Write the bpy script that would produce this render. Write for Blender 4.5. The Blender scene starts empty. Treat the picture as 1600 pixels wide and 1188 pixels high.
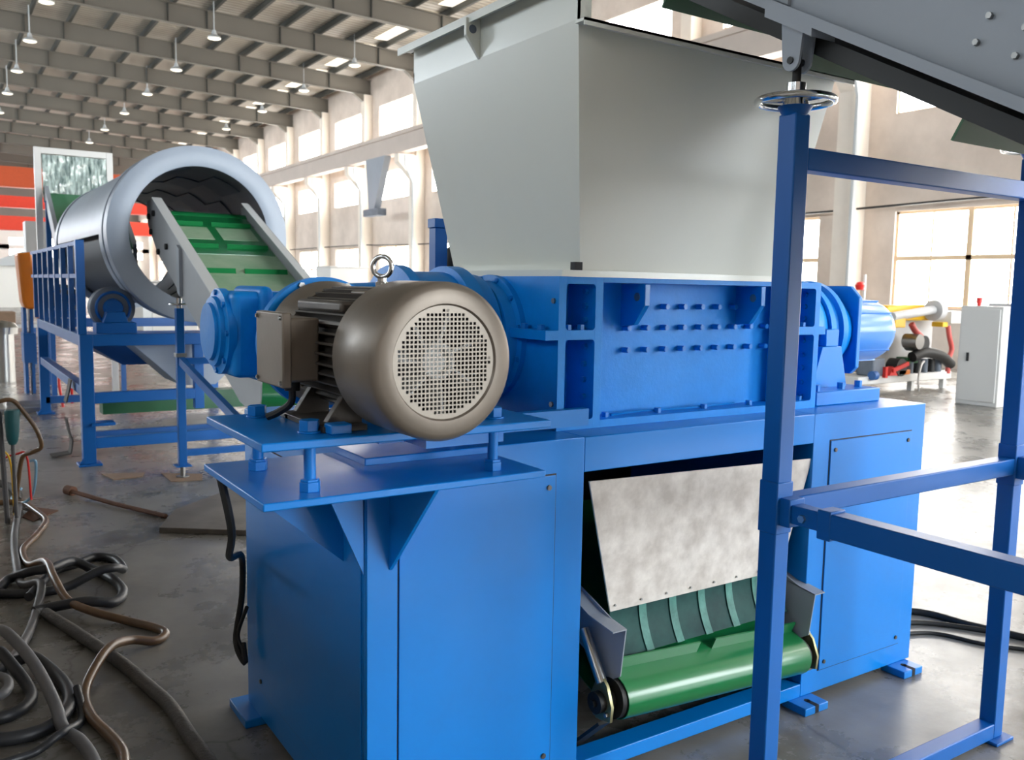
import bpy, math, random
from mathutils import Vector, Matrix
random.seed(7)
S = bpy.context.scene
COL = S.collection
PI = math.pi

# ------------------------------------------------------------------ camera, world, light, exposure
F_PX = 1381.27
cam_d = bpy.data.cameras.new('camera'); cam = bpy.data.objects.new('camera', cam_d); COL.objects.link(cam)
cam_d.sensor_width = 36.0; cam_d.lens = 36.0 * F_PX / 1600.0
cam_d.clip_start = 0.05; cam_d.clip_end = 300
right = Vector((0.8363951, -0.54784472, 0.01759001))
down = Vector((-0.04272578, -0.09715579, -0.99435168))
fwd = Vector((0.54645928, 0.83091932, -0.10466772))
m = Matrix((right, -down, -fwd)).transposed().to_4x4()
cam.matrix_world = Matrix.Translation((0, 0, 1.55)) @ m
cam_d.dof.use_dof = True; cam_d.dof.focus_distance = 2.7; cam_d.dof.aperture_fstop = 6.0
S.camera = cam

W = bpy.data.worlds.new('world'); S.world = W; W.use_nodes = True
W.node_tree.nodes['Background'].inputs[0].default_value = (0.85, 0.92, 1.0, 1)
W.node_tree.nodes['Background'].inputs[1].default_value = 1.0
S.view_settings.view_transform = 'Standard'; S.view_settings.look = 'None'
S.view_settings.gamma = 1.0; S.view_settings.use_curve_mapping = False
S.view_settings.exposure = 0.78
PANE_E = 9.0       # daylight through the frosted panes
LEFTN_E = 2.2
LEFT_E = 12.0        # shaded side of the hall
FRONT_E = 10.5     # daylight through the panes behind the camera

# ------------------------------------------------------------------ materials
def srgb(r, g, b):
    f = lambda c: (c / 255 / 12.92) if c / 255 <= 0.04045 else ((c / 255 + 0.055) / 1.055) ** 2.4
    return (f(r), f(g), f(b), 1)
MATS = {}
def mat(name, col, rough=0.5, metal=0.0, var=0.0, vscale=6.0, bump=0.0, bscale=40.0, emit=0.0, coat=0.0, col2=None, rvar=0.0, alpha=1.0, trans=0.0, spec=0.5, streak=None):
    M = bpy.data.materials.new(name); M.use_nodes = True; MATS[name] = M
    nt = M.node_tree; b = nt.nodes['Principled BSDF']
    b.inputs['Roughness'].default_value = rough; b.inputs['Metallic'].default_value = metal
    b.inputs['Specular IOR Level'].default_value = spec
    b.inputs['Coat Weight'].default_value = coat; b.inputs['Coat Roughness'].default_value = 0.15
    b.inputs['Base Color'].default_value = col
    if trans: b.inputs['Transmission Weight'].default_value = trans
    if alpha < 1: b.inputs['Alpha'].default_value = alpha
    if emit:
        b.inputs['Emission Color'].default_value = col; b.inputs['Emission Strength'].default_value = emit
    tc = nt.nodes.new('ShaderNodeTexCoord')
    if var or col2:
        n = nt.nodes.new('ShaderNodeTexNoise'); n.inputs['Scale'].default_value = vscale; n.inputs['Detail'].default_value = 6
        n.inputs['Roughness'].default_value = 0.6
        if streak:
            mp = nt.nodes.new('ShaderNodeMapping'); mp.inputs['Scale'].default_value = streak
            nt.links.new(tc.outputs['Object'], mp.inputs['Vector']); nt.links.new(mp.outputs[0], n.inputs['Vector'])
        else: nt.links.new(tc.outputs['Object'], n.inputs['Vector'])
        r = nt.nodes.new('ShaderNodeValToRGB')
        r.color_ramp.elements[0].position = 0.35; r.color_ramp.elements[1].position = 0.68
        c2 = col2 if col2 else tuple(c * (1 - var) for c in col[:3]) + (1,)
        r.color_ramp.elements[0].color = c2; r.color_ramp.elements[1].color = col
        nt.links.new(n.outputs['Fac'], r.inputs['Fac']); nt.links.new(r.outputs['Color'], b.inputs['Base Color'])
        if rvar:
            mr = nt.nodes.new('ShaderNodeMapRange'); mr.inputs[1].default_value = 0.3; mr.inputs[2].default_value = 0.7
            mr.inputs[3].default_value = max(0.02, rough - rvar); mr.inputs[4].default_value = rough + rvar
            nt.links.new(n.outputs['Fac'], mr.inputs['Value']); nt.links.new(mr.outputs[0], b.inputs['Roughness'])
    if bump:
        n2 = nt.nodes.new('ShaderNodeTexNoise'); n2.inputs['Scale'].default_value = bscale; n2.inputs['Detail'].default_value = 4
        nt.links.new(tc.outputs['Object'], n2.inputs['Vector'])
        bp = nt.nodes.new('ShaderNodeBump'); bp.inputs['Strength'].default_value = bump; bp.inputs['Distance'].default_value = 0.01
        nt.links.new(n2.outputs['Fac'], bp.inputs['Height']); nt.links.new(bp.outputs[0], b.inputs['Normal'])
    return M

BLUE = mat('blue_paint', srgb(0, 120, 206), 0.34, var=0.06, vscale=3, spec=0.35, coat=0.12, bump=0.02, bscale=25, rvar=0.05)
BLUE2 = mat('blue_paint_cast', srgb(2, 134, 222), 0.42, bump=0.08, bscale=70, var=0.1, vscale=12, spec=0.25)
BLUEF = mat('blue_paint_frame', srgb(8, 92, 170), 0.38, var=0.06, vscale=4, spec=0.35)
BLUED = mat('blue_paint_far', srgb(18, 88, 160), 0.45, var=0.1)
HOP = mat('hopper_paint', srgb(218, 221, 212), 0.3, var=0.03, vscale=2, coat=0.15)
HOPD = mat('seam_dark', srgb(25, 25, 28), 0.7)
BRONZE = mat('motor_paint', srgb(122, 112, 101), 0.4, metal=0.4, var=0.1, vscale=8, bump=0.04, bscale=60)
BRONZED = mat('motor_dark_paint', srgb(92, 86, 80), 0.45, metal=0.5, var=0.15, vscale=10)
STEEL = mat('steel', srgb(185, 185, 182), 0.28, metal=1.0)
CHROME = mat('chrome', srgb(225, 228, 230), 0.12, metal=1.0)
ZINC = mat('zinc_bolt', srgb(150, 150, 148), 0.35, metal=0.9)
BLACK = mat('black_rubber', srgb(22, 23, 24), 0.6)
BELTK = mat('black_belt', srgb(26, 28, 28), 0.5)
GREY = mat('conveyor_grey', srgb(150, 158, 168), 0.42, var=0.05, vscale=2, coat=0.1)
RAILG = mat('rail_grey_paint', srgb(158, 162, 166), 0.45, var=0.05)
GREYL = mat('light_grey_paint', srgb(188, 192, 194), 0.4)
DRUM = mat('drum_grey_paint', srgb(156, 168, 184), 0.4, var=0.06, vscale=3)
DRUMD = mat('drum_inner_steel', srgb(104, 114, 128), 0.5, var=0.3, vscale=3)
DRUMK = mat('screen_mesh_steel', srgb(48, 54, 62), 0.6, var=0.2)
SCREW = mat('dark_screw', srgb(84, 80, 76), 0.4, metal=0.6)
GREEN = mat('green_belt', srgb(22, 112, 62), 0.28, var=0.1, vscale=4, coat=0.4)
GREENL = mat('green_belt_worn', srgb(156, 178, 152), 0.5, col2=srgb(122, 158, 128), vscale=3)
GREENC = mat('green_cleat_far', srgb(20, 112, 60), 0.7, spec=0.1)
GREEND = mat('green_cleat', srgb(10, 84, 42), 0.35)
SHEET = mat('bare_sheet_metal', srgb(228, 222, 215), 0.55, col2=srgb(188, 180, 172), vscale=11, rvar=0.1)
CURT = mat('teal_pvc_curtain', srgb(34, 76, 72), 0.5, col2=srgb(24, 56, 56), vscale=8, spec=0.12)
CURTL = mat('teal_pvc_overlap', srgb(80, 136, 126), 0.45, spec=0.2, col2=srgb(58, 106, 98), vscale=20)
ORANGE = mat('orange_guard_paint', srgb(214, 118, 14), 0.4, var=0.06)
CRANE1 = mat('crane_orange', srgb(196, 84, 40), 0.5, var=0.08)
CRANE2 = mat('crane_red', srgb(222, 62, 36), 0.5, var=0.08)
WHITE = mat('white_enamel', srgb(214, 214, 212), 0.35)
WHITE2 = mat('white_plaster', srgb(235, 233, 228), 0.8)
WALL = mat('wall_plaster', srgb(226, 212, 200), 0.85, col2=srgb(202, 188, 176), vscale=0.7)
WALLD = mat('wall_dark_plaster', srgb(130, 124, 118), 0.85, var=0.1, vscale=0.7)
WALLC = mat('column_concrete', srgb(236, 226, 214), 0.8, var=0.06, vscale=2)
BEAMC = mat('crane_beam_concrete', srgb(205, 192, 182), 0.85, var=0.08, vscale=1)
RAFT = mat('rafter_paint', srgb(112, 107, 98), 0.6, var=0.06, vscale=0.4)
RAFTD = mat('purlin_paint', srgb(62, 62, 58), 0.65)
WOOD = mat('window_frame_paint', srgb(232, 204, 168), 0.6)
PANE = mat('daylit_pane', (1.0, 0.985, 0.95, 1), 0.3, emit=PANE_E)
PANEL_ = mat('daylit_pane_left', (0.84, 0.93, 1.0, 1), 0.3, emit=LEFT_E)
PANELN = mat('daylit_pane_left_near', (0.84, 0.93, 1.0, 1), 0.3, emit=LEFTN_E)
PANEF = mat('daylit_pane_front', (0.88, 0.95, 1.0, 1), 0.3, emit=FRONT_E)
LAMPG = mat('lamp_glow', (1.0, 0.88, 0.66, 1), 0.3, emit=1.6)
SKYL = mat('skylight_sheet', (1.0, 0.93, 0.8, 1), 0.4, emit=0.7)
REDL = mat('red_plastic', srgb(214, 44, 40), 0.4)
REDH = mat('red_hose_rubber', srgb(190, 80, 74), 0.5)
YELL = mat('yellow_paint', srgb(232, 182, 34), 0.45)
TEAL = mat('teal_plastic', srgb(26, 92, 98), 0.45)
CARD = mat('cardboard', srgb(140, 116, 96), 0.85, var=0.15, vscale=8)
RUST = mat('rusty_sheet', srgb(108, 72, 52), 0.8, var=0.3, vscale=9)
PLATE = mat('floor_plate_steel', srgb(122, 116, 106), 0.5, metal=0.2, col2=srgb(92, 84, 76), vscale=3)
HOSEB = mat('brown_hose_rubber', srgb(112, 84, 56), 0.35, var=0.35, vscale=9, coat=0.2)
HOSEK = mat('black_hose_rubber', srgb(44, 46, 50), 0.45, var=0.25, vscale=8)
HOSEG = mat('grey_dusty_hose', srgb(84, 80, 76), 0.7, var=0.3, vscale=14, bump=0.4, bscale=60)
HOSEL = mat('pale_grey_hose', srgb(98, 98, 100), 0.5, var=0.2, vscale=10)
LBLUE = mat('light_blue_hose', srgb(120, 168, 196), 0.4)
INSHADE = mat('interior_shade', srgb(14, 18, 26), 0.8)  # near-black colour stands in for shade inside openings
MPANEL = mat('machine_grey_panel', srgb(196, 197, 198), 0.5, var=0.05)

def ramp_mat_floor():
    M = bpy.data.materials.new('concrete_floor'); M.use_nodes = True; nt = M.node_tree; b = nt.nodes['Principled BSDF']
    L = nt.links.new; N = nt.nodes.new
    tc = N('ShaderNodeTexCoord')
    def noise(s, d=8, r=0.6):
        n = N('ShaderNodeTexNoise'); n.inputs['Scale'].default_value = s; n.inputs['Detail'].default_value = d; n.inputs['Roughness'].default_value = r
        L(tc.outputs['Object'], n.inputs['Vector']); return n
    n1 = noise(0.9); n2 = noise(5.0); n3 = noise(1.7, 10, 0.7)
    r1 = N('ShaderNodeValToRGB'); e = r1.color_ramp.elements
    e[0].position = 0.3; e[0].color = srgb(106, 102, 96); e[1].position = 0.7; e[1].color = srgb(150, 148, 143)
    L(n1.outputs['Fac'], r1.inputs['Fac'])
    r2 = N('ShaderNodeValToRGB'); e = r2.color_ramp.elements
    e[0].position = 0.36; e[0].color = (0.52, 0.48, 0.44, 1); e[1].position = 0.52; e[1].color = (1, 1, 1, 1)
    L(n3.outputs['Fac'], r2.inputs['Fac'])
    mx = N('ShaderNodeMix'); mx.data_type = 'RGBA'; mx.blend_type = 'MULTIPLY'; mx.inputs[0].default_value = 0.75
    L(r1.outputs[0], mx.inputs[6]); L(r2.outputs[0], mx.inputs[7])
    r3 = N('ShaderNodeValToRGB'); e = r3.color_ramp.elements
    e[0].position = 0.3; e[0].color = (0.82, 0.82, 0.82, 1); e[1].position = 0.7; e[1].color = (1.08, 1.08, 1.08, 1)
    L(n2.outputs['Fac'], r3.inputs['Fac'])
    mx2 = N('ShaderNodeMix'); mx2.data_type = 'RGBA'; mx2.blend_type = 'MULTIPLY'; mx2.inputs[0].default_value = 0.8
    L(mx.outputs[2], mx2.inputs[6]); L(r3.outputs[0], mx2.inputs[7])
    # cracks
    vo = N('ShaderNodeTexVoronoi'); vo.feature = 'DISTANCE_TO_EDGE'; vo.inputs['Scale'].default_value = 0.55
    dn = noise(2.0, 4); va = N('ShaderNodeVectorMath'); va.operation = 'MULTIPLY_ADD'
    va.inputs[1].default_value = (0.35, 0.35, 0.35)
    L(dn.outputs['Color'], va.inputs[0]); L(tc.outputs['Object'], va.inputs[2]); L(va.outputs[0], vo.inputs['Vector'])
    rc = N('ShaderNodeValToRGB'); e = rc.color_ramp.elements
    e[0].position = 0.0; e[0].color = (0.45, 0.43, 0.4, 1); e[1].position = 0.006; e[1].color = (1, 1, 1, 1)
    L(vo.outputs['Distance'], rc.inputs['Fac'])
    mx3 = N('ShaderNodeMix'); mx3.data_type = 'RGBA'; mx3.blend_type = 'MULTIPLY'; mx3.inputs[0].default_value = 0.8
    L(mx2.outputs[2], mx3.inputs[6]); L(rc.outputs[0], mx3.inputs[7]); L(mx3.outputs[2], b.inputs['Base Color'])
    mr = N('ShaderNodeMapRange'); mr.inputs[1].default_value = 0.3; mr.inputs[2].default_value = 0.7
    mr.inputs[3].default_value = 0.17; mr.inputs[4].default_value = 0.4
    L(n3.outputs['Fac'], mr.inputs['Value']); L(mr.outputs[0], b.inputs['Roughness'])
    bp = N('ShaderNodeBump'); bp.inputs['Strength'].default_value = 0.14; bp.inputs['Distance'].default_value = 0.02
    L(n2.outputs['Fac'], bp.inputs['Height']); L(bp.outputs[0], b.inputs['Normal'])
    return M
FLOOR = ramp_mat_floor()

def corrugated(name, c1, c2, axis='Y'):
    M = bpy.data.materials.new(name); M.use_nodes = True; nt = M.node_tree; b = nt.nodes['Principled BSDF']
    tc = nt.nodes.new('ShaderNodeTexCoord'); w = nt.nodes.new('ShaderNodeTexWave'); w.bands_direction = axis
    w.inputs['Scale'].default_value = 1.1
    nt.links.new(tc.outputs['Object'], w.inputs['Vector'])
    r = nt.nodes.new('ShaderNodeValToRGB'); r.color_ramp.elements[0].color = c1; r.color_ramp.elements[1].color = c2
    nt.links.new(w.outputs['Fac'], r.inputs['Fac']); nt.links.new(r.outputs[0], b.inputs['Base Color'])
    bp = nt.nodes.new('ShaderNodeBump'); bp.inputs['Strength'].default_value = 0.6; bp.inputs['Distance'].default_value = 0.05
    nt.links.new(w.outputs['Fac'], bp.inputs['Height']); nt.links.new(bp.outputs[0], b.inputs['Normal'])
    b.inputs['Roughness'].default_value = 0.5
    return M
ROOF = corrugated('roof_sheet', srgb(150, 142, 130), srgb(184, 176, 162))

def perforated(name, c, hole, sx, sz, centre, rad):
    """sheet with a round field of square punched holes, in object X/Z"""
    M = bpy.data.materials.new(name); M.use_nodes = True; nt = M.node_tree; b = nt.nodes['Principled BSDF']
    b.inputs['Roughness'].default_value = 0.4; b.inputs['Metallic'].default_value = 0.5
    L = nt.links.new; N = nt.nodes.new
    tc = N('ShaderNodeTexCoord'); sp = N('ShaderNodeSeparateXYZ'); L(tc.outputs['Object'], sp.inputs[0])
    def ma(op, a, v=None, v2=None):
        n = N('ShaderNodeMath'); n.operation = op
        if isinstance(a, float): n.inputs[0].default_value = a
        else: L(a, n.inputs[0])
        if v is not None:
            if isinstance(v, (int, float)): n.inputs[1].default_value = v
            else: L(v, n.inputs[1])
        return n.outputs[0]
    gx = ma('FRACT', ma('MULTIPLY', ma('ADD', sp.outputs['X'], -centre[0] + 50.0), 1 / sx))
    gz = ma('FRACT', ma('MULTIPLY', ma('ADD', sp.outputs['Z'], -centre[1] + 50.0), 1 / sz))
    hx = ma('LESS_THAN', ma('ABSOLUTE', ma('SUBTRACT', gx, 0.5)), 0.33)
    hz = ma('LESS_THAN', ma('ABSOLUTE', ma('SUBTRACT', gz, 0.5)), 0.33)
    # cell centre radius test
    cx = ma('SUBTRACT', ma('ADD', sp.outputs['X'], -centre[0]), ma('MULTIPLY', ma('SUBTRACT', gx, 0.5), sx))
    cz = ma('SUBTRACT', ma('ADD', sp.outputs['Z'], -centre[1]), ma('MULTIPLY', ma('SUBTRACT', gz, 0.5), sz))
    rr = ma('ADD', ma('MULTIPLY', cx, cx), ma('MULTIPLY', cz, cz))
    inside = ma('LESS_THAN', rr, rad * rad)
    k = ma('MULTIPLY', ma('MULTIPLY', hx, hz), inside)
    b.inputs['Base Color'].default_value = c
    tr = N('ShaderNodeBsdfTransparent'); ms = N('ShaderNodeMixShader')
    L(k, ms.inputs[0]); L(b.outputs[0], ms.inputs[1]); L(tr.outputs[0], ms.inputs[2])
    L(ms.outputs[0], nt.nodes['Material Output'].inputs['Surface'])
    return M

# ------------------------------------------------------------------ mesh builder
class MB:
    def __init__(s): s.v = []; s.f = []
    def add(s, vs, fs):
        o = len(s.v); s.v += [tuple(v) for v in vs]; s.f += [tuple(i + o for i in f) for f in fs]; return s
    def box(s, x0, x1, y0, y1, z0, z1):
        vs = [(x, y, z) for z in (z0, z1) for y in (y0, y1) for x in (x0, x1)]
        return s.add(vs, [(0, 2, 3, 1), (4, 5, 7, 6), (0, 1, 5, 4), (2, 6, 7, 3), (0, 4, 6, 2), (1, 3, 7, 5)])
    def prism(s, poly, axis, a, b):
        """poly: 2D points; axis 0: (y,z) along x; 1: (x,z) along y; 2: (x,y) along z"""
        def P(p, t):
            return (t, p[0], p[1]) if axis == 0 else (p[0], t, p[1]) if axis == 1 else (p[0], p[1], t)
        n = len(poly); vs = [P(p, a) for p in poly] + [P(p, b) for p in poly]
        fs = [tuple(range(n))[::-1], tuple(range(n, 2 * n))] + [(i, (i + 1) % n, n + (i + 1) % n, n + i) for i in range(n)]
        return s.add(vs, fs)
    def cyl(s, p0, p1, r, r2=None, n=28, caps=True, rot=0.0):
        r2 = r if r2 is None else r2
        p0 = Vector(p0); p1 = Vector(p1); d = (p1 - p0).normalized()
        u = d.orthogonal().normalized() if abs(d.z) < 0.99 else Vector((1, 0, 0))
        if abs(d.z) < 0.99: u = d.cross(Vector((0, 0, 1))).normalized()
        w = d.cross(u)
        vs = []
        for p, q in ((p0, r), (p1, r2)):
            for i in range(n):
                a = 2 * PI * i / n + rot; vs.append(p + (u * math.cos(a) + w * math.sin(a)) * q)
        fs = [(i, (i + 1) % n, n + (i + 1) % n, n + i) for i in range(n)]
        if caps: fs += [tuple(range(n))[::-1], tuple(range(n, 2 * n))]
        return s.add(vs, fs)
    def lathe(s, org, ax, prof, n=48, a0=0.0, a1=2 * PI):
        """prof: (distance along axis, radius) list, revolved round axis through org"""
        org = Vector(org); d = Vector(ax).normalized()
        u = Vector((1, 0, 0)) if abs(d.z) > 0.99 else d.cross(Vector((0, 0, 1))).normalized()
        w = d.cross(u) * -1
        full = abs(a1 - a0 - 2 * PI) < 1e-6; cols = n if full else n + 1
        vs = []
        for (t, r) in prof:
            for i in range(cols):
                a = a0 + (a1 - a0) * i / n; vs.append(org + d * t + (u * math.cos(a) + w * math.sin(a)) * max(r, 1e-5))
        fs = []
        for k in range(len(prof) - 1):
            for i in range(n):
                j = (i + 1) % cols; fs.append((k * cols + i, k * cols + j, (k + 1) * cols + j, (k + 1) * cols + i))
        return s.add(vs, fs)
    def torus(s, c, ax, R, r, n=40, m_=12):
        prof = [(r * math.sin(2 * PI * k / m_), R + r * math.cos(2 * PI * k / m_)) for k in range(m_ + 1)]
        return s.lathe(c, ax, prof, n)
    def tube(s, pts, r, n=12, smooth=6):
        pts = [Vector(p) for p in pts]
        if smooth > 1 and len(pts) > 2:
            q = []
            P = [pts[0] * 2 - pts[1]] + pts + [pts[-1] * 2 - pts[-2]]
            for i in range(1, len(P) - 2):
                for k in range(smooth):
                    t = k / smooth; a, b, c, d = P[i - 1], P[i], P[i + 1], P[i + 2]
                    q.append(0.5 * ((2 * b) + (c - a) * t + (2 * a - 5 * b + 4 * c - d) * t * t + (3 * b - a - 3 * c + d) * t ** 3))
            q.append(pts[-1]); pts = q
        vs = []; N = len(pts); up = None
        for i, p in enumerate(pts):
            d = (pts[min(i + 1, N - 1)] - pts[max(i - 1, 0)]).normalized()
            if up is None: up = d.orthogonal().normalized()
            up = (up - d * up.dot(d)).normalized(); w = d.cross(up)
            for k in range(n):
                a = 2 * PI * k / n; vs.append(p + (up * math.cos(a) + w * math.sin(a)) * r)
        fs = [(i * n + k, i * n + (k + 1) % n, (i + 1) * n + (k + 1) % n, (i + 1) * n + k) for i in range(N - 1) for k in range(n)]
        fs += [tuple(range(n))[::-1], tuple(range((N - 1) * n, N * n))]
        return s.add(vs, fs)
    def bar(s, p0, p1, w, h, up=(0, 0, 1)):
        """rectangular bar from p0 to p1, width w sideways, height h along up"""
        p0 = Vector(p0); p1 = Vector(p1); d = (p1 - p0).normalized(); side = d.cross(Vector(up)).normalized(); u = side.cross(d).normalized()
        vs = []
        for p in (p0, p1):
            for a, b in ((-1, -1), (1, -1), (1, 1), (-1, 1)): vs.append(p + side * (a * w / 2) + u * (b * h / 2))
        return s.add(vs, [(0, 1, 2, 3)[::-1], (4, 5, 6, 7), (0, 1, 5, 4), (1, 2, 6, 5), (2, 3, 7, 6), (3, 0, 4, 7)])
    def hexb(s, p0, p1, r): return s.cyl(p0, p1, r, n=6)
    def quad(s, a, b, c, d): return s.add([a, b, c, d], [(0, 1, 2, 3)])
    def mesh(s, name, material, bevel_smooth=True):
        me = bpy.data.meshes.new(name); me.from_pydata(s.v, [], s.f)
        import bmesh
        bm = bmesh.new(); bm.from_mesh(me); bmesh.ops.recalc_face_normals(bm, faces=bm.faces); bm.to_mesh(me); bm.free()
        me.materials.append(material)
        for p in me.polygons: p.use_smooth = True
        me.set_sharp_from_angle(angle=math.radians(38)); return me
    def build(s, name, material, parent=None, bevel=0.0, seg=2, label=None):
        if parent is None:                                   # a thing that is one mesh: origin at its base
            xs = [v[0] for v in s.v]; ys = [v[1] for v in s.v]; zs = [v[2] for v in s.v]
            c = ((min(xs) + max(xs)) / 2, (min(ys) + max(ys)) / 2, min(zs))
            s.v = [(v[0] - c[0], v[1] - c[1], v[2] - c[2]) for v in s.v]
        else: c = (0, 0, 0)
        o = bpy.data.objects.new(name, s.mesh(name, material)); COL.objects.link(o); o.location = c
        if parent is not None: attach(o, parent)
        if bevel:
            b = o.modifiers.new('bevel', 'BEVEL'); b.width = bevel; b.segments = seg; b.limit_method = 'ANGLE'; b.angle_limit = math.radians(40)
        if label: o['label'] = label
        return o
def attach(o, parent):
    o.parent = parent
    if parent.type == 'EMPTY': o.matrix_parent_inverse = Matrix.Translation(-Vector(parent.location))
def thing(name, label, cat, loc, group=None):
    o = bpy.data.objects.new(name, None); COL.objects.link(o); o.location = loc; o.empty_display_size = 0.1
    o['label'] = label; o['category'] = cat
    if group: o['group'] = group
    return o
def tag(o, label, cat, group=None):
    o['label'] = label; o['category'] = cat
    if group: o['group'] = group
    return o
def struct(o): o['kind'] = 'structure'; return o
def copy_tree(o, delta, label=None):
    c = o.copy(); COL.objects.link(c); c.location = Vector(o.location) + Vector(delta)
    if label: c['label'] = label
    for ch in list(o.children):
        k = ch.copy(); COL.objects.link(k); k.parent = c; k.matrix_parent_inverse = ch.matrix_parent_inverse.copy()
        for g in ch.children:
            q = g.copy(); COL.objects.link(q); q.parent = k; q.matrix_parent_inverse = g.matrix_parent_inverse.copy()
    return c
_bolt = {}
def bolts(name, material, parent, locs, axis, r=0.009, h=0.008, hexa=True):
    """each bolt head a mesh of its own, sharing mesh data"""
    key = (name, material.name, axis, r, h)
    if key not in _bolt:
        b = MB(); ax = Vector(axis)
        if hexa: b.hexb((0, 0, 0), ax * h, r)
        else: b.cyl((0, 0, 0), ax * h, r, n=14); b.cyl(ax * h, ax * (h + 0.001), r * 0.8, n=14)
        _bolt[key] = b.mesh(name, material)
    for l in locs:
        o = bpy.data.objects.new(name, _bolt[key]); COL.objects.link(o); o.location = l; attach(o, parent)

# ------------------------------------------------------------------ the setting
XW = 18.0; PITCH = 5.42; C0 = 13.0
cols = [C0 + PITCH * k for k in range(-4, 15)]
Y0 = cols[0] - 1.5; Y1 = cols[-1] + 1.0; XL = -13.0
struct(MB().box(XL, XW, Y0, Y1, -0.2, 0.0).build('floor', FLOOR))
SILLS = [(1.25, 3.36), (5.5, 6.8), (8.5, 9.86)]
WOFF = [(1.0, 4.42), (1.25, 4.55), (1.0, 4.42)]
wb = MB(); zs = [0.0] + [z for a in SILLS for z in a] + [11.7]
for a, b in zip(zs[0::2], zs[1::2]): wb.box(XW, XW + 0.3, Y0, Y1, a, b)
for (a, b) in SILLS:
    o_ = WOFF[SILLS.index((a, b))]
    edges = [Y0] + [e for c in cols[:-1] for e in (c + o_[0], c + o_[1])] + [Y1]
    for p, q in zip(edges[0::2], edges[1::2]): wb.box(XW, XW + 0.3, p, q, a, b)
struct(wb.build('wall_right', WALL))
nwin = 0
for i, c in enumerate(cols[:-1]):
    for j, (a, b) in enumerate(SILLS):
        nwin += 1
        fr = MB(); t = 0.06 if j == 0 else 0.03; y0 = c + WOFF[j][0]; y1 = c + WOFF[j][1]
        for p, q in ((y0, y0 + t), (y1 - t, y1), (y0 + 1.71 - t / 2, y0 + 1.71 + t / 2)): fr.box(XW + 0.06, XW + 0.14, p, q, a, b)
        for p, q in ((a, a + t), (b - t, b)): fr.box(XW + 0.06, XW + 0.14, y0, y1, p, q)
        if j == 0:
            zm = a + 1.08; fr.box(XW + 0.05, XW + 0.14, y0, y1, zm - 0.05, zm + 0.05)
            fr.box(XW + 0.05, XW + 0.14, y0 + 1.66, y0 + 1.78, a, b)
            for q in (0.855, 2.565): fr.box(XW + 0.08, XW + 0.12, y0 + q - 0.02, y0 + q + 0.02, a, b)
        w = struct(fr.build('window_%d' % nwin, WOOD))
        p = MB().box(XW + 0.095, XW + 0.105, y0 + 0.02, y1 - 0.02, a + 0.02, b - 0.02)
        p.v = [(x - w.location.x, y - w.location.y, z - w.location.z) for x, y, z in p.v]
        p.build('pane', PANE, w)
lw = MB().box(XL - 0.3, XL, Y0, Y1, 0, 5.6).box(XL - 0.3, XL, Y0, Y1, 9.6, 11.7)
edges = [Y0] + [e for c in cols[:-1] for e in (c + 0.9, c + 4.52)] + [Y1]
for p, q in zip(edges[0::2], edges[1::2]): lw.box(XL - 0.3, XL, p, q, 5.6, 9.6)
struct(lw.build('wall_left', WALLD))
for c in cols[:-1]:
    nwin += 1
    struct(MB().box(XL - 0.12, XL - 0.1, c + 0.9, c + 4.52, 5.6, 9.6).build('window_%d' % nwin, PANEL_ if c > 22 else PANELN))
# far end wall with strip windows, near end wall with tall windows
eb = MB().box(XL, XW, Y1, Y1 + 0.3, 0, 3.5).box(XL, XW, Y1, Y1 + 0.3, 4.1, 4.5).box(XL, XW, Y1, Y1 + 0.3, 5.1, 5.9)
for x in (XL, -7, -1, 5, 11, 17): eb.box(x, x + 1.0, Y1, Y1 + 0.3, 3.5, 5.1)
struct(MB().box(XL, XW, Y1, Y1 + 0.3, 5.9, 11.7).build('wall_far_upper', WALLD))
struct(eb.build('wall_far', WHITE2))
for k, x in enumerate((XL, -7, -1, 5, 11)):
    for a, b in ((3.5, 4.1), (4.5, 5.1)):
        nwin += 1
        struct(MB().box(x + 1.0, x + 6.0, Y1 + 0.1, Y1 + 0.12, a, b).build('window_%d' % nwin, PANE))
nb = MB(); NW = [(5, 10), (12, 16.5)]
e = [XL] + [q for w in NW for q in w] + [XW]
for p, q in zip(e[0::2], e[1::2]): nb.box(p, q, Y0 - 0.3, Y0, 0, 11.7)
for p, q in NW: nb.box(p, q, Y0 - 0.3, Y0, 0, 1.0); nb.box(p, q, Y0 - 0.3, Y0, 7.5, 11.7)
struct(nb.build('wall_near', WALL))
for p, q in NW:
    nwin += 1
    struct(MB().box(p, q, Y0 - 0.12, Y0 - 0.1, 1.0, 7.5).build('window_%d' % nwin, PANEF))
# added low blocker, unseen at the left, to shade the cabinet base's side
struct(MB().box(-0.62, -0.5, -1.5, 6.5, 0, 1.38).build('shade_blocker', WALLD))
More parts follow.
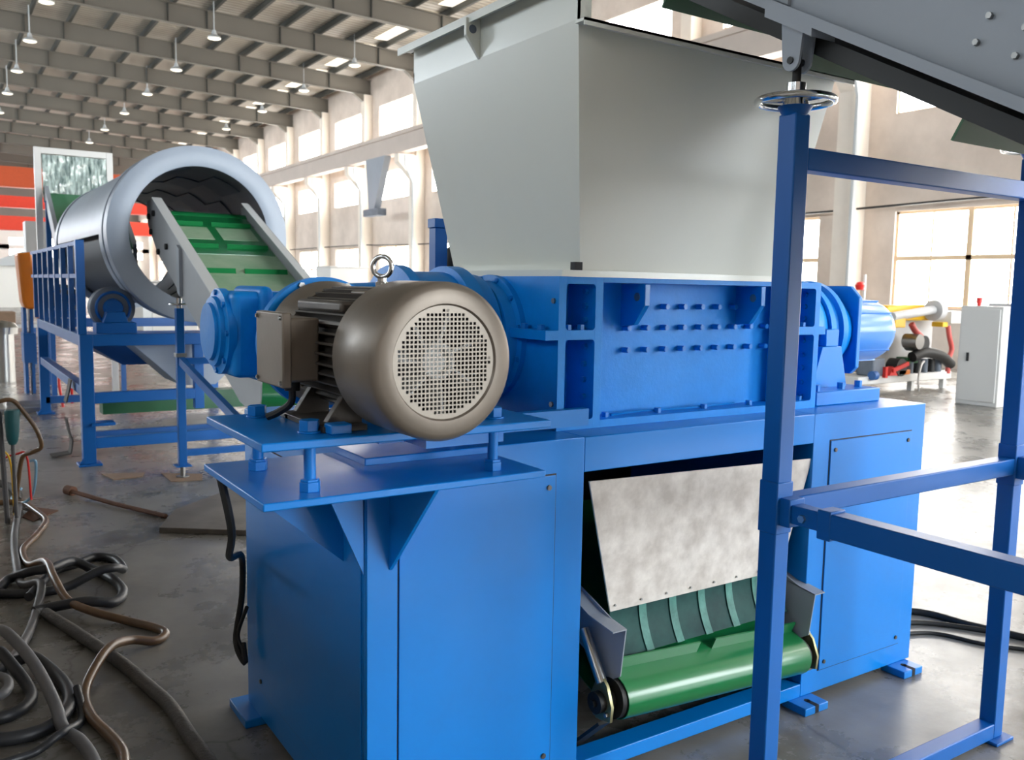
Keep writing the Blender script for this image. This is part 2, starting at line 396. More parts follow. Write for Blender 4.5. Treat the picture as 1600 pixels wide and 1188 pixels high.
# columns with corbels, crane runway beam
ntrim = 0
for c in cols:
    ntrim += 1
    b = MB().box(XW - 0.55, XW, c - 0.22, c + 0.22, 0, 7.05)
    b.prism([(XW - 0.5, 6.0), (XW - 0.5, 7.08), (XW - 1.25, 7.08), (XW - 1.25, 6.75)], 1, c - 0.2, c + 0.2)
    b.box(XW - 0.4, XW, c - 0.2, c + 0.2, 7.05, 10.5)
    struct(b.build('trim_%d' % ntrim, WALLC))
    ntrim += 1
    struct(MB().tube([(XW - 1.05, c - 0.45, 7.0), (XW - 1.05, c - 0.45, 6.6), (XW - 0.62, c - 0.32, 5.9), (XW - 0.62, c - 0.32, 0.0)], 0.05, n=8, smooth=1).build('trim_%d' % ntrim, GREYL))
ntrim += 1
struct(MB().box(XW - 1.3, XW - 0.85, Y0, Y1, 7.1, 7.9).box(XW - 1.4, XW - 0.75, Y0, Y1, 7.78, 7.92).box(XW - 1.15, XW - 1.05, Y0, Y1, 7.92, 8.02).build('trim_%d' % ntrim, BEAMC))
ntrim += 1
struct(MB().tube([(XW - 0.3, y, z) for y, z in ((75, 3.6), (60, 3.5), (42.4, 3.47), (38, 3.38), (31.8, 3.3), (20, 3.36), (14.3, 3.43), (11.8, 3.47), (9, 3.5), (0, 3.5), (-8, 3.6))], 0.025, n=6).build('trim_%d' % ntrim, BLACK))
# roof: sheets, purlins, rafters
XR = 2.5
def rz(x): return 10.50 + 0.035 * (XW - x) if x > XR else 10.50 + 0.035 * (XW - XR) - 0.035 * (XR - x)
ceil = MB().prism([(XL, rz(XL) + 0.94), (XR, rz(XR) + 0.94), (XW + 0.3, rz(XW) + 0.94), (XW + 0.3, rz(XW) + 1.06), (XR, rz(XR) + 1.06), (XL, rz(XL) + 1.06)], 1, Y0, Y1)
cl = struct(ceil.build('ceiling', ROOF))
def under(mb, name, material, par):
    mb.v = [(x - par.location.x, y - par.location.y, z - par.location.z) for x, y, z in mb.v]; return mb.build(name, material, par)
x = XW - 0.5
while x > XL:
    under(MB().box(x - 0.05, x + 0.05, Y0, Y1, rz(x) + 0.70, rz(x) + 0.93), 'purlin', RAFTD, cl); x -= 1.38
for c in cols[:-1]:
    for xa, xb in ((15.5, 16.4),):
        under(MB().box(xa, xb, c + 0.5, c + PITCH - 0.5, rz(16.2) + 0.91, rz(16.2) + 0.92), 'skylight', SKYL, cl)
for c in cols:
    ntrim += 1
    b = MB()
    for (xa, xb) in ((XL, XR), (XR, XW)):
        za, zb = rz(xa), rz(xb)
        b.prism([(xa, za), (xb, zb), (xb, zb + 0.7), (xa, za + 0.7)], 1, c - 0.01, c + 0.01)
        for dz in (0, 0.68): b.prism([(xa, za + dz), (xb, zb + dz), (xb, zb + dz + 0.025), (xa, za + dz + 0.025)], 1, c - 0.12, c + 0.12)
    b.prism([(XW, 10.2), (XW, rz(XW)), (XW - 0.9, rz(XW - 0.9)), (XW - 0.45, 10.2)], 1, c - 0.1, c + 0.1)
    r = struct(b.build('trim_%d' % ntrim, RAFT))
    st = MB(); k = 0; x = XW - 2.1
    while x > XL:
        st.box(x - 0.015, x + 0.015, c - 0.1, c + 0.1, rz(x) + 0.02, rz(x) + 0.7)
        k += 1; x -= 2.76 if k % 2 else 1.38
    under(st, 'stiffener', RAFTD, r)
# end of setting

# ------------------------------------------------------------------ pendant lamps and overhead cranes
names = {3.5: 'row farthest from the windowed wall', 9.0: 'middle row', 14.7: 'row nearest the windowed wall'}
ordn = ['nearest', 'second nearest', 'third nearest', 'fourth nearest', 'fifth nearest', 'sixth nearest']
lamp0 = None
for xr, zl, n0 in ((3.5, 10.3, 6), (9.0, 10.3, 6), (14.7, 10.3, 4)):
    ys = {3.5: [32.7, 38.3, 44.1, 49.6, 55.5], 9.0: [33.7, 39.6, 45.5, 51.4, 57.7, 63.7], 14.7: [34.3, 40.1, 46.2, 52.8]}[xr]
    for k, y in enumerate(ys):
        lb = '%s round pendant lamp of the ceiling\'s %s' % (ordn[k], names[xr])
        if lamp0 is None:
            lamp0 = thing('pendant_lamp', lb, 'lamp', (xr, y, zl), 'pendant lamps under the roof')
            MB().lathe((xr, y, zl), (0, 0, 1), [(0, 0.24), (0.05, 0.235), (0.14, 0.1), (0.3, 0.06), (0.32, 0.0)], 20).build('lamp_shade', GREYL, lamp0)
            MB().lathe((xr, y, zl), (0, 0, 1), [(-0.03, 0.0), (-0.02, 0.16), (0.01, 0.22)], 20).build('bulb_lens', LAMPG, lamp0)
            MB().cyl((xr, y, zl + 0.3), (xr, y, zl + 1.32), 0.02, n=6).build('hanging_rod', GREYL, lamp0)
        else:
            copy_tree(lamp0, (xr - lamp0.location.x, y - lamp0.location.y, 0), lb)
for y, z0, z1, mt, lb in ((79, 8.5, 10.05, CRANE1, 'orange-brown overhead crane girder, topmost of the three'),
                          (76, 6.75, 7.6, CRANE2, 'red overhead crane girder, middle of the three'),
                          (73, 4.95, 5.95, CRANE2, 'bright red overhead crane girder, lowest of the three')):
    t = thing('overhead_crane', lb, 'crane', (2, y, z0), 'overhead travelling cranes at the far end of the hall')
    MB().box(XL + 1, XW - 0.9, y - 0.3, y + 0.3, z0 + 0.15, z1).build('girder', mt, t)
    MB().box(XL + 1, XW - 0.9, y - 0.38, y + 0.38, z0, z0 + 0.15).build('bottom_flange', mt, t)
t = thing('wall_duct', 'grey inclined duct with rollers on the windowed wall under the crane beam', 'duct', (16.7, 36.5, 4.2))
MB().prism([(35.6, 7.1), (37.6, 7.1), (37.3, 4.9), (36.7, 4.9)], 0, 16.65, 16.95).build('duct', GREY, t)
MB().box(16.6, 17.0, 36.2, 37.8, 4.6, 4.9).build('bracket', DRUMD, t)

# ------------------------------------------------------------------ the shredder
SH = thing('industrial_shredder', 'large blue twin-shaft shredder with pale grey hopper on a blue cabinet base', 'shredder', (2.1, 2.6, 0))
b = MB()
b.box(0.91, 1.62, 2.06, 3.10, 0.03, 1.108)                    # left cabinet
b.box(2.68, 3.375, 2.06, 3.10, 0.03, 1.108)                   # right cabinet
b.box(1.62, 2.68, 2.06, 3.10, 1.0, 1.108)                     # top beam
b.box(1.62, 2.68, 2.06, 2.14, 0.03, 0.08)                     # bottom rail
b.box(1.62, 2.68, 3.02, 3.10, 0.03, 0.08)
base = b.build('base_cabinet', BLUE, SH, bevel=0.003)
MB().box(1.62, 2.68, 3.06, 3.09, 0.08, 1.0).build('rear_panel', INSHADE, base)  # inside is really blue; the opening's shade is painted into this panel
for x0, x1, z0, z1, side in ((1.006, 1.512, 0.115, 1.004, 0), (2.776, 3.284, 0.115, 1.002, 0)):
    MB().box(x0 - 0.004, x1 + 0.004, 2.0588, 2.062, z0 - 0.004, z1 + 0.004).build('panel_seam', HOPD, base)
    p = MB().box(x0, x1, 2.0545, 2.062, z0, z1).build('access_panel', BLUE, SH, bevel=0.0015)
    L = [(x, 2.0545, z) for x in (x0 + 0.025, x1 - 0.025) for z in (z0 + 0.03, z1 - 0.035)]
    bolts('panel_screw', SCREW, p, L, (0, -1, 0), r=0.008, h=0.004, hexa=False)
p = MB().box(0.9055, 0.912, 2.08, 2.97, 0.135, 1.0).build('side_panel', BLUE, SH, bevel=0.0015)
MB().box(0.9085, 0.912, 2.082, 2.974, 0.131, 1.004).build('panel_seam', HOPD, base)
bolts('panel_screw', SCREW, p, [(0.9055, y, z) for y in (2.2, 2.93) for z in (0.17, 0.97)], (-1, 0, 0), r=0.008, h=0.004, hexa=False)
for x0, x1, y0, y1 in ((2.615, 2.745, 1.982, 2.09), (3.225, 3.35, 1.982, 2.09), (0.855, 0.93, 2.95, 3.15), (1.1, 1.23, 3.07, 3.18), (3.1, 3.23, 3.07, 3.18), (0.93, 1.05, 1.985, 2.09)):
    f = MB().box(x0, x1, y0, y1, 0.0, 0.03)
    xm = (x0 + x1) / 2
    ft = f.build('foot_plate', BLUE, SH, bevel=0.003)
    if y0 < 2: MB().box(xm - 0.01, xm + 0.01, y0 - 0.001, y0 + 0.045, 0.002, 0.031).cyl((xm, y0 + 0.045, 0.002), (xm, y0 + 0.045, 0.031), 0.012).build('slot', INSHADE, ft)
# motor console: lower fixed plate, gussets, studs and the upper adjusting plate
b = MB().prism([(0.562, 1.79), (1.285, 1.79), (1.285, 2.058), (0.912, 2.058), (0.908, 2.27), (0.562, 2.27)], 2, 1.072, 1.09)
b.build('lower_mounting_plate', BLUE, SH, bevel=0.003)
for y, xg in ((2.063, 0.789), (2.19, 0.59)): MB().prism([(0.909, 0.80), (0.905, 1.072), (xg, 1.072)], 1, y, y + 0.01).build('gusset', BLUE, SH)
for x in (0.975,): MB().prism([(2.058, 0.80), (2.058, 1.072), (1.80, 1.072)], 0, x, x + 0.01).build('gusset', BLUE, SH)
MB().box(0.912, 1.0, 2.052, 2.062, 0.03, 1.07).build('corner_post', BLUE, SH, bevel=0.002)
up = MB().box(0.553, 1.282, 1.767, 2.20, 1.203, 1.222).build('upper_mounting_plate', BLUE, SH, bevel=0.003)
MB().box(0.98, 1.2, 1.86, 1.98, 1.16, 1.203).build('guide_block', BLUE, SH)
MB().box(0.93, 1.6, 2.02, 2.05, 1.15, 1.2).build('stiffening_bar', BLUE, SH)
for x, y in ((0.690, 1.862), (1.17, 1.862), (0.66, 2.14), (1.2, 2.14)):
    s = MB().cyl((x, y, 1.09), (x, y, 1.235), 0.0135, n=16).build('levelling_stud', BLUE, SH)
    MB().hexb((x, y, 1.09), (x, y, 1.112), 0.024).hexb((x, y, 1.112), (x, y, 1.118), 0.022).build('base_nut', BLUE, s, bevel=0.001)
    MB().hexb((x, y, 1.190), (x, y, 1.203), 0.023).build('lock_nut', BLUE, s, bevel=0.001)
    MB().cyl((x, y, 1.222), (x, y, 1.226), 0.026).hexb((x, y, 1.226), (x, y, 1.25), 0.0235).build('bolt_head', BLUE, s, bevel=0.001)

# cutting chamber
ZB, ZT = 1.108, 1.585; YF, YB = 2.18, 2.98
b = MB()
for x0, x1 in ((1.600, 1.628), (1.742, 1.772), (2.662, 2.690), (2.804, 2.832)): b.box(x0, x1, YF, YB, ZB, ZT)
for x0, x1 in ((1.628, 1.742), (2.690, 2.804)):
    b.box(x0, x1, YF, YB, ZB, ZB + 0.03).box(x0, x1, YF, YB, ZT - 0.022, ZT).box(x0, x1, YF, YB, 1.39, 1.42)
    b.box(x0, x1, YF + 0.14, YB - 0.14, ZB + 0.02, ZT - 0.01)
    for za, zb in ((ZB + 0.03, 1.39), (1.42, ZT - 0.022)):      # rounded pocket corners
        for xc, sx in ((x0, 1), (x1, -1)):
            for zc, sz in ((za, 1), (zb, -1)):
                b.prism([(xc, zc)] + [(xc + sx * (0.012 - 0.012 * math.sin(a)), zc + sz * (0.012 - 0.012 * math.cos(a))) for a in (0, PI / 8, PI / 4, 3 * PI / 8, PI / 2)], 1, YF, YF + 0.1)
b.box(1.552, 1.601, YF, YB, 1.39, 1.42).box(2.831, 2.87, YF, YB, 1.39, 1.42)
b.box(1.772, 2.662, YF + 0.10, YF + 0.13, ZB, ZT)               # recessed front wall
b.box(1.772, 2.662, YB - 0.13, YB - 0.10, ZB, ZT)
b.box(1.772, 2.662, YF, YF + 0.11, ZT - 0.016, ZT).box(1.772, 2.662, YF, YF + 0.11, ZB, ZB + 0.025)
b.box(1.772, 2.662, YB - 0.11, YB, ZT - 0.016, ZT).box(1.772, 2.662, YB - 0.11, YB, ZB, ZB + 0.025)
ch = b.build('cutting_chamber', BLUE2, SH, bevel=0.002)
for x in (1.93, 2.48):
    l = MB().prism([(2.285, 1.567), (2.162, 1.567), (2.162, 1.498), (2.215, 1.432), (2.285, 1.425)], 0, x, x + 0.022)
    lo = l.build('lifting_lug', BLUE, ch, bevel=0.002)
    MB().cyl((x - 0.001, 2.2, 1.525), (x + 0.023, 2.2, 1.525), 0.014).build('lug_eye', ZINC, ch)
dx = 0.0842
bolts('chamber_bolt', BLUE, ch, [(2.114 + dx * k, 2.28, 1.492) for k in range(5)] + [(1.946 + dx * k, 2.28, 1.42) for k in range(9)] + [(1.946 + dx * k, 2.28, 1.346) for k in range(9)], (0, -1, 0), r=0.0095, h=0.03, hexa=False)
bolts('flange_bolt', BLUE, ch, [(x, 2.225, ZB + 0.025) for x in (1.83, 2.06, 2.28, 2.51)], (0, 0, 1), r=0.012, h=0.016)
bolts('flange_bolt', BLUE, ch, [(x, 2.21, z) for x in (1.658, 1.708, 2.72, 2.77) for z in (ZB + 0.03, 1.42)] + [(1.577, y, 1.42) for y in (2.24, 2.33, 2.46, 2.62, 2.8)], (0, 0, 1), r=0.012, h=0.016)
bolts('side_bolt', BLUE, ch, [(x, 2.225, z) for x in (1.742, 2.804) for z in (1.15, 1.205, 1.26, 1.31, 1.365, 1.45, 1.495, 1.54)], (-1, 0, 0), r=0.01, h=0.012)
bolts('side_bolt', ZINC, ch, [(1.600, 2.205, z) for z in (1.19, 1.51)], (-1, 0, 0), r=0.009, h=0.006)
weld = MB().tube([(1.86, 2.232, ZB + 0.028), (2.0, 2.238, ZB + 0.032), (2.2, 2.234, ZB + 0.03), (2.45, 2.24, ZB + 0.033)], 0.004, n=6).build('weld_bead', BLUE, ch)
# left bearing housing and reducer
g = MB().lathe((1.60, 2.56, 1.38), (-1, 0, 0), [(0, 0.21), (0.02, 0.21), (0.025, 0.19), (0.06, 0.185), (0.065, 0.15)], 48)
bh = g.build('bearing_housing', BLUE2, SH)
bolts('housing_bolt', BLUE, bh, [(1.58, 2.56 + 0.2 * math.cos(a) , 1.38 + 0.2 * math.sin(a)) for a in [PI * (0.1 + k / 6) for k in range(12)]], (-1, 0, 0), r=0.009, h=0.01)
g = MB().lathe((1.535, 2.6, 1.38), (-1, 0, 0), [(0, 0.21), (0.05, 0.21), (0.06, 0.235), (0.11, 0.235), (0.115, 0.215), (0.26, 0.215), (0.265, 0.235), (0.30, 0.235), (0.31, 0.18), (0.5, 0.17), (0.5, 0.0)], 56)
g.build('planetary_gearbox', BLUE2, SH)
gb = MB().box(0.69, 1.06, 2.44, 2.68, 1.285, 1.525).box(0.76, 0.80, 2.42, 2.7, 1.27, 1.54)
gbo = gb.build('bevel_gearbox', BLUE2, SH, bevel=0.02, seg=3)
MB().lathe((0.69, 2.56, 1.41), (-1, 0, 0), [(-0.01, 0.122), (0.012, 0.122), (0.016, 0.10), (0.028, 0.098), (0.03, 0.082), (0.04, 0.08), (0.041, 0.0)], 48).build('bearing_cover', BLUE2, gbo)
bolts('cover_bolt', BLUE, gbo, [(0.68, 2.56 + 0.11 * math.cos(a), 1.41 + 0.11 * math.sin(a)) for a in [2 * PI * k / 8 for k in range(8)]], (-1, 0, 0), r=0.009, h=0.01)
g = MB().lathe((0.885, 2.29, 1.39), (0, 1, 0), [(-0.06, 0.0), (-0.055, 0.12), (-0.02, 0.155), (-0.02, 0.178), (0.012, 0.178), (0.014, 0.15), (0.06, 0.12), (0.16, 0.11)], 56)
g.build('motor_adapter', BLUE2, SH)
bolts('adapter_bolt', ZINC, SH, [(0.885 + 0.167 * math.cos(a), 2.27, 1.39 + 0.167 * math.sin(a)) for a in [2 * PI * (k + 0.5) / 8 for k in range(8)]], (0, -1, 0), r=0.009, h=0.01)
# right drive
g = MB().lathe((2.832, 2.56, 1.385), (1, 0, 0), [(0, 0.225), (0.16, 0.225), (0.28, 0.205), (0.30, 0.195)], 56)
g.build('right_bearing_housing', BLUE2, SH)
g = MB().lathe((3.13, 2.56, 1.385), (1, 0, 0), [(0, 0.0), (0, 0.215), (0.03, 0.215), (0.035, 0.19), (0.075, 0.195), (0.08, 0.215), (0.11, 0.215), (0.115, 0.19), (0.2, 0.165), (0.2, 0.0)], 56)
gr = g.build('right_reducer', BLUE2, SH)
bolts('reducer_bolt', BLUE, gr, [(2.99, 2.56 + 0.19 * math.cos(a), 1.385 + 0.19 * math.sin(a)) for a in [PI + PI * (k / 6 - 0.4) for k in range(6)]], (-1, 0, 0), r=0.01, h=0.012)
MB().prism([(2.40, 1.2), (2.72, 1.2), (2.75, 1.23), (2.75, 1.53), (2.70, 1.58), (2.42, 1.58), (2.37, 1.53), (2.37, 1.23)], 0, 3.335, 3.36).build('square_flange', BLUE, SH, bevel=0.004)
g = MB().lathe((3.36, 2.56, 1.378), (1, 0, 0), [(0, 0.0), (0, 0.15), (0.012, 0.15), (0.014, 0.142)] + [(0.3, 0.142), (0.34, 0.13), (0.365, 0.1), (0.37, 0.0)], 64)
for k in range(5):
    a = PI + PI * (k - 2) / 5
    y, z = 2.56 + 0.143 * math.cos(a), 1.378 + 0.143 * math.sin(a); g.bar((3.41, y, z), (3.68, y, z), 0.005, 0.006, up=(0, math.cos(a), math.sin(a)))
g.build('right_motor', mat('bright_blue_motor', srgb(24, 120, 205), 0.35, coat=0.3), SH)
MB().prism([(2.975, ZB + 0.05), (3.2, ZB + 0.05), (3.15, 1.33), (3.03, 1.33)], 1, 2.31, 2.34).prism([(3.05, 1.33), (3.13, 1.33), (3.13, 1.4), (3.05, 1.4)], 1, 2.31, 2.7).build('drive_bracket', BLUE, SH, bevel=0.003)
MB().box(2.865, 3.27, 2.20, 2.40, ZB, ZB + 0.055).build('drive_foot', BLUE, SH, bevel=0.004)
bolts('foot_bolt', BLUE, SH, [(2.9, 2.23, ZB + 0.055), (3.08, 2.25, ZB + 0.055), (3.22, 2.27, ZB + 0.055)], (0, 0, 1), r=0.015, h=0.025)

# hopper
def shell(mb, pts, th):
    mb.quad(*pts)
xa0, xa1, ya0, ya1, za = 1.681, 2.585, 2.185, 2.965, 1.600
xb0, xb1, yb0, yb1, zb = 1.561, 2.70, 2.065, 3.085, 2.305
def frustum(mb, off):
    A = [(xa0 + off, ya0 + off, za), (xa1 - off, ya0 + off, za), (xa1 - off, ya1 - off, za), (xa0 + off, ya1 - off, za)]
    B = [(xb0 + off, yb0 + off, zb), (xb1 - off, yb0 + off, zb), (xb1 - off, yb1 - off, zb), (xb0 + off, yb1 - off, zb)]
    return A, B
A, B = frustum(None, 0); A2, B2 = frustum(None, 0.006)
vs = A + B + A2 + B2; fs = []
for i in range(4):
    j = (i + 1) % 4; fs += [(i, j, 4 + j, 4 + i), (8 + j, 8 + i, 12 + i, 12 + j), (4 + i, 4 + j, 12 + j, 12 + i), (j, i, 8 + i, 8 + j)]
hb = MB().add(vs, fs)
hb.box(xb0, xb0 + 0.006, yb0, yb1, zb, 2.435)                                  # raised left end plate
hb.box(xb1 - 0.006, xb1, yb0, yb1, zb, 2.345)
hb.box(xb0, xb1, yb1 - 0.006, yb1, zb, 2.345)
hb.box(xb0, xb0 + 0.045, yb0, yb0 + 0.006, zb, 2.435)                          # its folded front return
hop = hb.build('hopper', HOP, SH)
MB().box(xb0 - 0.045, xb0 + 0.01, yb0 - 0.0, yb1 + 0.045, 2.428, 2.436).box(xb0 - 0.046, xb0 - 0.040, yb0, yb1 + 0.045, 2.41, 2.436).build('rim_flange', HOP, hop)
MB().box(xb0 - 0.012, xb1 + 0.045, yb0 - 0.045, yb0, 2.290, 2.298).box(xb0 - 0.012, xb1 + 0.045, yb0 - 0.045, yb0 - 0.04, 2.278, 2.298).build('front_flange', HOP, hop)
MB().box(xb1, xb1 + 0.045, yb0 - 0.045, yb1, 2.337, 2.345).build('rim_flange', HOP, hop)
MB().box(xa0 - 0.075, xa1 + 0.075, ya0 - 0.01, ya1 + 0.05, ZT, ZT + 0.02).build('bottom_flange', HOP, hop)
lg = MB().prism([(xb0 - 0.055, 2.427), (xb0, 2.427), (xb0, 2.30), (xb0 - 0.03, 2.34), (xb0 - 0.055, 2.37)], 1, 2.60, 2.615)
lgo = lg.build('lifting_eye', HOP, hop, bevel=0.002)
MB().cyl((xb0 - 0.03, 2.599, 2.392), (xb0 - 0.03, 2.616, 2.392), 0.014).build('eye_hole', DRUMD, hop)
MB().box(xa0 - 0.03, xa0 + 0.0, ya0 - 0.012, ya0 + 0.01, ZT + 0.02, ZT + 0.045).build('corner_plug', HOPD, hop)

# chute sheet and its curtain in the discharge opening
def slab(mb, p, n):       # quad p thickened along vector n
    q = [tuple(Vector(a) + Vector(n)) for a in p]
    return mb.add(list(p) + q, [(0, 1, 2, 3), (7, 6, 5, 4), (0, 4, 5, 1), (1, 5, 6, 2), (2, 6, 7, 3), (3, 7, 4, 0)])
P = [(1.648, 2.068, 0.967), (2.686, 2.068, 0.942), (2.600, 2.115, 0.520), (1.785, 2.115, 0.517)]
sh = slab(MB(), P, (0, 0.006, 0))
cs = sh.build('chute_sheet', SHEET, SH)
bolts('rivet', ZINC, cs, [(1.80 + 0.112 * k, 2.1115, 0.537) for k in range(8)], (0, -1, 0), r=0.004, h=0.003, hexa=False)
nx = 7
cv = MB()
for k in range(6):
    x0 = 1.79 + 0.135 * k; x1 = x0 + 0.135
    v = [];
    for j in range(9):
        z = 0.53 - 0.155 * j / 8; y = 2.125 - 0.05 * (j / 8) ** 2
        v += [(x0, y, z), (x1, y, z)]
    cv.add(v, [(2 * j, 2 * j + 1, 2 * j + 3, 2 * j + 2) for j in range(8)])
cu = cv.build('strip_curtain', CURT, SH)
for k in range(1, 6):
    cv = MB()
    x0 = 1.775 + 0.135 * k; v = []
    for j in range(9):
        z = 0.53 - 0.155 * j / 8; y = 2.120 - 0.05 * (j / 8) ** 2
        v += [(x0, y, z), (x0 + 0.032, y, z)]
    cv.add(v, [(2 * j, 2 * j + 1, 2 * j + 3, 2 * j + 2) for j in range(8)])
    cv.build('strip_overlap', CURTL, cu)
cb = MB().tube([(0.60, 2.28, 1.08), (0.64, 2.31, 0.9), (0.70, 2.55, 0.75), (0.85, 2.95, 0.62), (0.875, 3.04, 0.45), (0.86, 3.07, 0.28), (0.87, 3.0, 0.22), (0.88, 3.05, 0.27)], 0.011, n=8).tube([(0.88, 3.0, 0.42), (0.865, 3.06, 0.3), (0.88, 3.02, 0.24)], 0.007, n=8)
tag(cb.build('black_cable', BLACK), 'black cable hanging down the dark left side of the shredder cabinet', 'cable')

# ------------------------------------------------------------------ electric motor
MX, MZ = 0.885, 1.392
mo = thing('electric_motor', 'bronze-grey electric motor with round perforated fan cover on the blue mounting plate', 'motor', (MX, 1.9, 1.222))
g = MB().lathe((MX, 1.80, MZ), (0, 1, 0), [(0, 0.0), (0, 0.125), (0.38, 0.125), (0.39, 0.15), (0.42, 0.155), (0.425, 0.12), (0.43, 0.0)], 56)
g.build('stator_body', BRONZED, mo)
f = MB()
for k in range(40):
    a = 2 * PI * k / 40
    if abs(math.cos(a)) < 0.5 and math.sin(a) < 0: continue
    ca, sa = math.cos(a), math.sin(a)
    f.bar((MX + 0.138 * ca, 1.80, MZ + 0.138 * sa), (MX + 0.138 * ca, 2.15, MZ + 0.138 * sa), 0.005, 0.03, up=(ca, 0, sa))
f.build('cooling_fins', BRONZED, mo)
MB().lathe((MX, 2.15, MZ), (0, 1, 0), [(0, 0.0), (0, 0.148), (0.04, 0.155), (0.08, 0.165), (0.10, 0.165), (0.10, 0.0)], 56).build('end_bell', BRONZE, mo)
cw = MB().lathe((MX, 1.595, MZ), (0, 1, 0), [(0.006, 0.118), (0.0, 0.122), (0.0, 0.150), (0.006, 0.160), (0.018, 0.167), (0.20, 0.168), (0.205, 0.165), (0.205, 0.160), (0.02, 0.160), (0.01, 0.118)], 72)
cwo = cw.build('fan_cover', BRONZE, mo)
PERF = perforated('perforated_grille', srgb(132, 124, 114), None, 0.0092, 0.0092, (0, 0), 0.108)
gm = MB().lathe((0, 0, 0), (0, 1, 0), [(0.0, 0.0), (0.0, 0.119)], 64)
go = gm.build('fan_grille', PERF, cwo); go.location = (MX, 1.6005, MZ)
MB().lathe((MX, 1.79, MZ), (0, 1, 0), [(0, 0.0), (0, 0.158), (0.008, 0.158), (0.008, 0.0)], 48).build('cover_shade_disc', HOPD, cwo)  # added dark disc, paints the shade seen through the grille holes
fa = MB().cyl((MX, 1.64, MZ), (MX, 1.70, MZ), 0.04).torus((MX, 1.63, MZ), (0, 1, 0), 0.034, 0.006, 32, 8)
for k in range(7):
    a = 2 * PI * k / 7 + 0.3; ca, sa = math.cos(a), math.sin(a)
    fa.bar((MX + 0.03 * ca, 1.66, MZ + 0.03 * sa), (MX + 0.14 * ca, 1.66, MZ + 0.14 * sa), 0.05, 0.006, up=(-sa, 0.35, ca))
fa.build('cooling_fan', GREYL, mo)
tb = MB().box(0.672, 0.745, 1.94, 2.10, 1.325, 1.472).build('terminal_box', BRONZE, mo, bevel=0.006)
MB().box(0.652, 0.674, 1.925, 2.115, 1.313, 1.484).build('box_lid', BRONZE, tb, bevel=0.004)
bolts('lid_screw', ZINC, tb, [(0.652, y, z) for y in (1.937, 2.103) for z in (1.325, 1.472)], (-1, 0, 0), r=0.005, h=0.004, hexa=False)
MB().cyl((0.70, 2.0, 1.325), (0.70, 2.0, 1.30), 0.018).tube([(0.70, 2.0, 1.305), (0.70, 2.01, 1.27), (0.68, 2.04, 1.245), (0.66, 2.06, 1.232)], 0.009, n=8).build('cable_gland', BLACK, tb)
for s in (-1, 1):
    MB().prism([(MX + s * 0.07, 1.29), (MX + s * 0.115, 1.30), (MX + s * 0.155, 1.24), (MX + s * 0.175, 1.236), (MX + s * 0.175, 1.222), (MX + s * 0.07, 1.222)], 1, 1.86, 1.885).prism([(MX + s * 0.07, 1.29), (MX + s * 0.115, 1.30), (MX + s * 0.155, 1.24), (MX + s * 0.175, 1.236), (MX + s * 0.175, 1.222), (MX + s * 0.07, 1.222)], 1, 2.06, 2.085).box(MX + s * 0.175, MX + s * 0.07, 1.83, 2.12, 1.222, 1.236).build('mounting_foot', BRONZED, mo, bevel=0.002)
MB().box(MX - 0.17, MX - 0.12, 1.80, 1.84, 1.222, 1.245).build('foot_clamp', BLUE, mo, bevel=0.003)
eb_ = MB().lathe((MX, 1.905, 1.535), (0, 0, 1), [(0, 0.016), (0.02, 0.016), (0.022, 0.011), (0.03, 0.011)], 20).torus((MX, 1.905, 1.592), (0.75, 0.66, 0), 0.0235, 0.0062, 36, 10)
eb_.build('eye_bolt', CHROME, mo)
MB().box(MX - 0.06, MX + 0.03, 1.86, 1.95, 1.512, 1.535).build('eye_bolt_pad', BRONZE, mo, bevel=0.004)
MB().box(MX - 0.13, MX - 0.04, 1.84, 2.12, 1.485, 1.512).build('shoulder_cover', BRONZED, mo, bevel=0.008)

# ------------------------------------------------------------------ discharge conveyor under the chamber
dc = thing('discharge_conveyor', 'small green-belt conveyor with a drum pulley sitting in the shredder\'s lower opening', 'conveyor', (2.18, 2.2, 0))
PL, PR = Vector((1.755, 2.045, 0.268)), Vector((2.625, 2.045, 0.215)); ax = (PR - PL).normalized()
R_ = 0.070
MB().lathe(PL, ax, [(-0.05, 0.0), (-0.05, 0.03), (-0.02, 0.03), (-0.02, R_ - 0.006), ((PR - PL).length + 0.01, R_ - 0.006), ((PR - PL).length + 0.01, 0.0)], 40).build('drive_pulley', BLACK, dc)
sl = math.radians(22); bw = 0.006; LN = 0.95
vs = []; seg = []
for k in range(17):                                         # belt loop section in the (y, z) plane
    a = PI / 2 + sl + PI * k / 16; seg.append((R_ * math.cos(a), R_ * math.sin(a)))
dy, dz = math.cos(sl), math.sin(sl)
top_end = (seg[0][0] + LN * dy, seg[0][1] + LN * dz); bot_end = (seg[-1][0] + LN * dy, seg[-1][1] + LN * dz)
loop = [top_end] + seg + [bot_end]
for p in (PL + ax * 0.0, PR):
    for (y, z) in loop: vs.append((p.x, p.y + y, p.z + z))
    for (y, z) in loop:
        l = math.hypot(y, z); vs.append((p.x, p.y + y * 0.95, p.z + z * 0.95))
n = len(loop); fs = []
for i in range(n - 1): fs += [(i, i + 1, 2 * n + i + 1, 2 * n + i), (n + i + 1, n + i, 3 * n + i, 3 * n + i + 1), (i, n + i, n + i + 1, i + 1), (2 * n + i + 1, 3 * n + i + 1, 3 * n + i, 2 * n + i)]
belt = MB().add(vs, fs).build('belt', GREEN, dc)
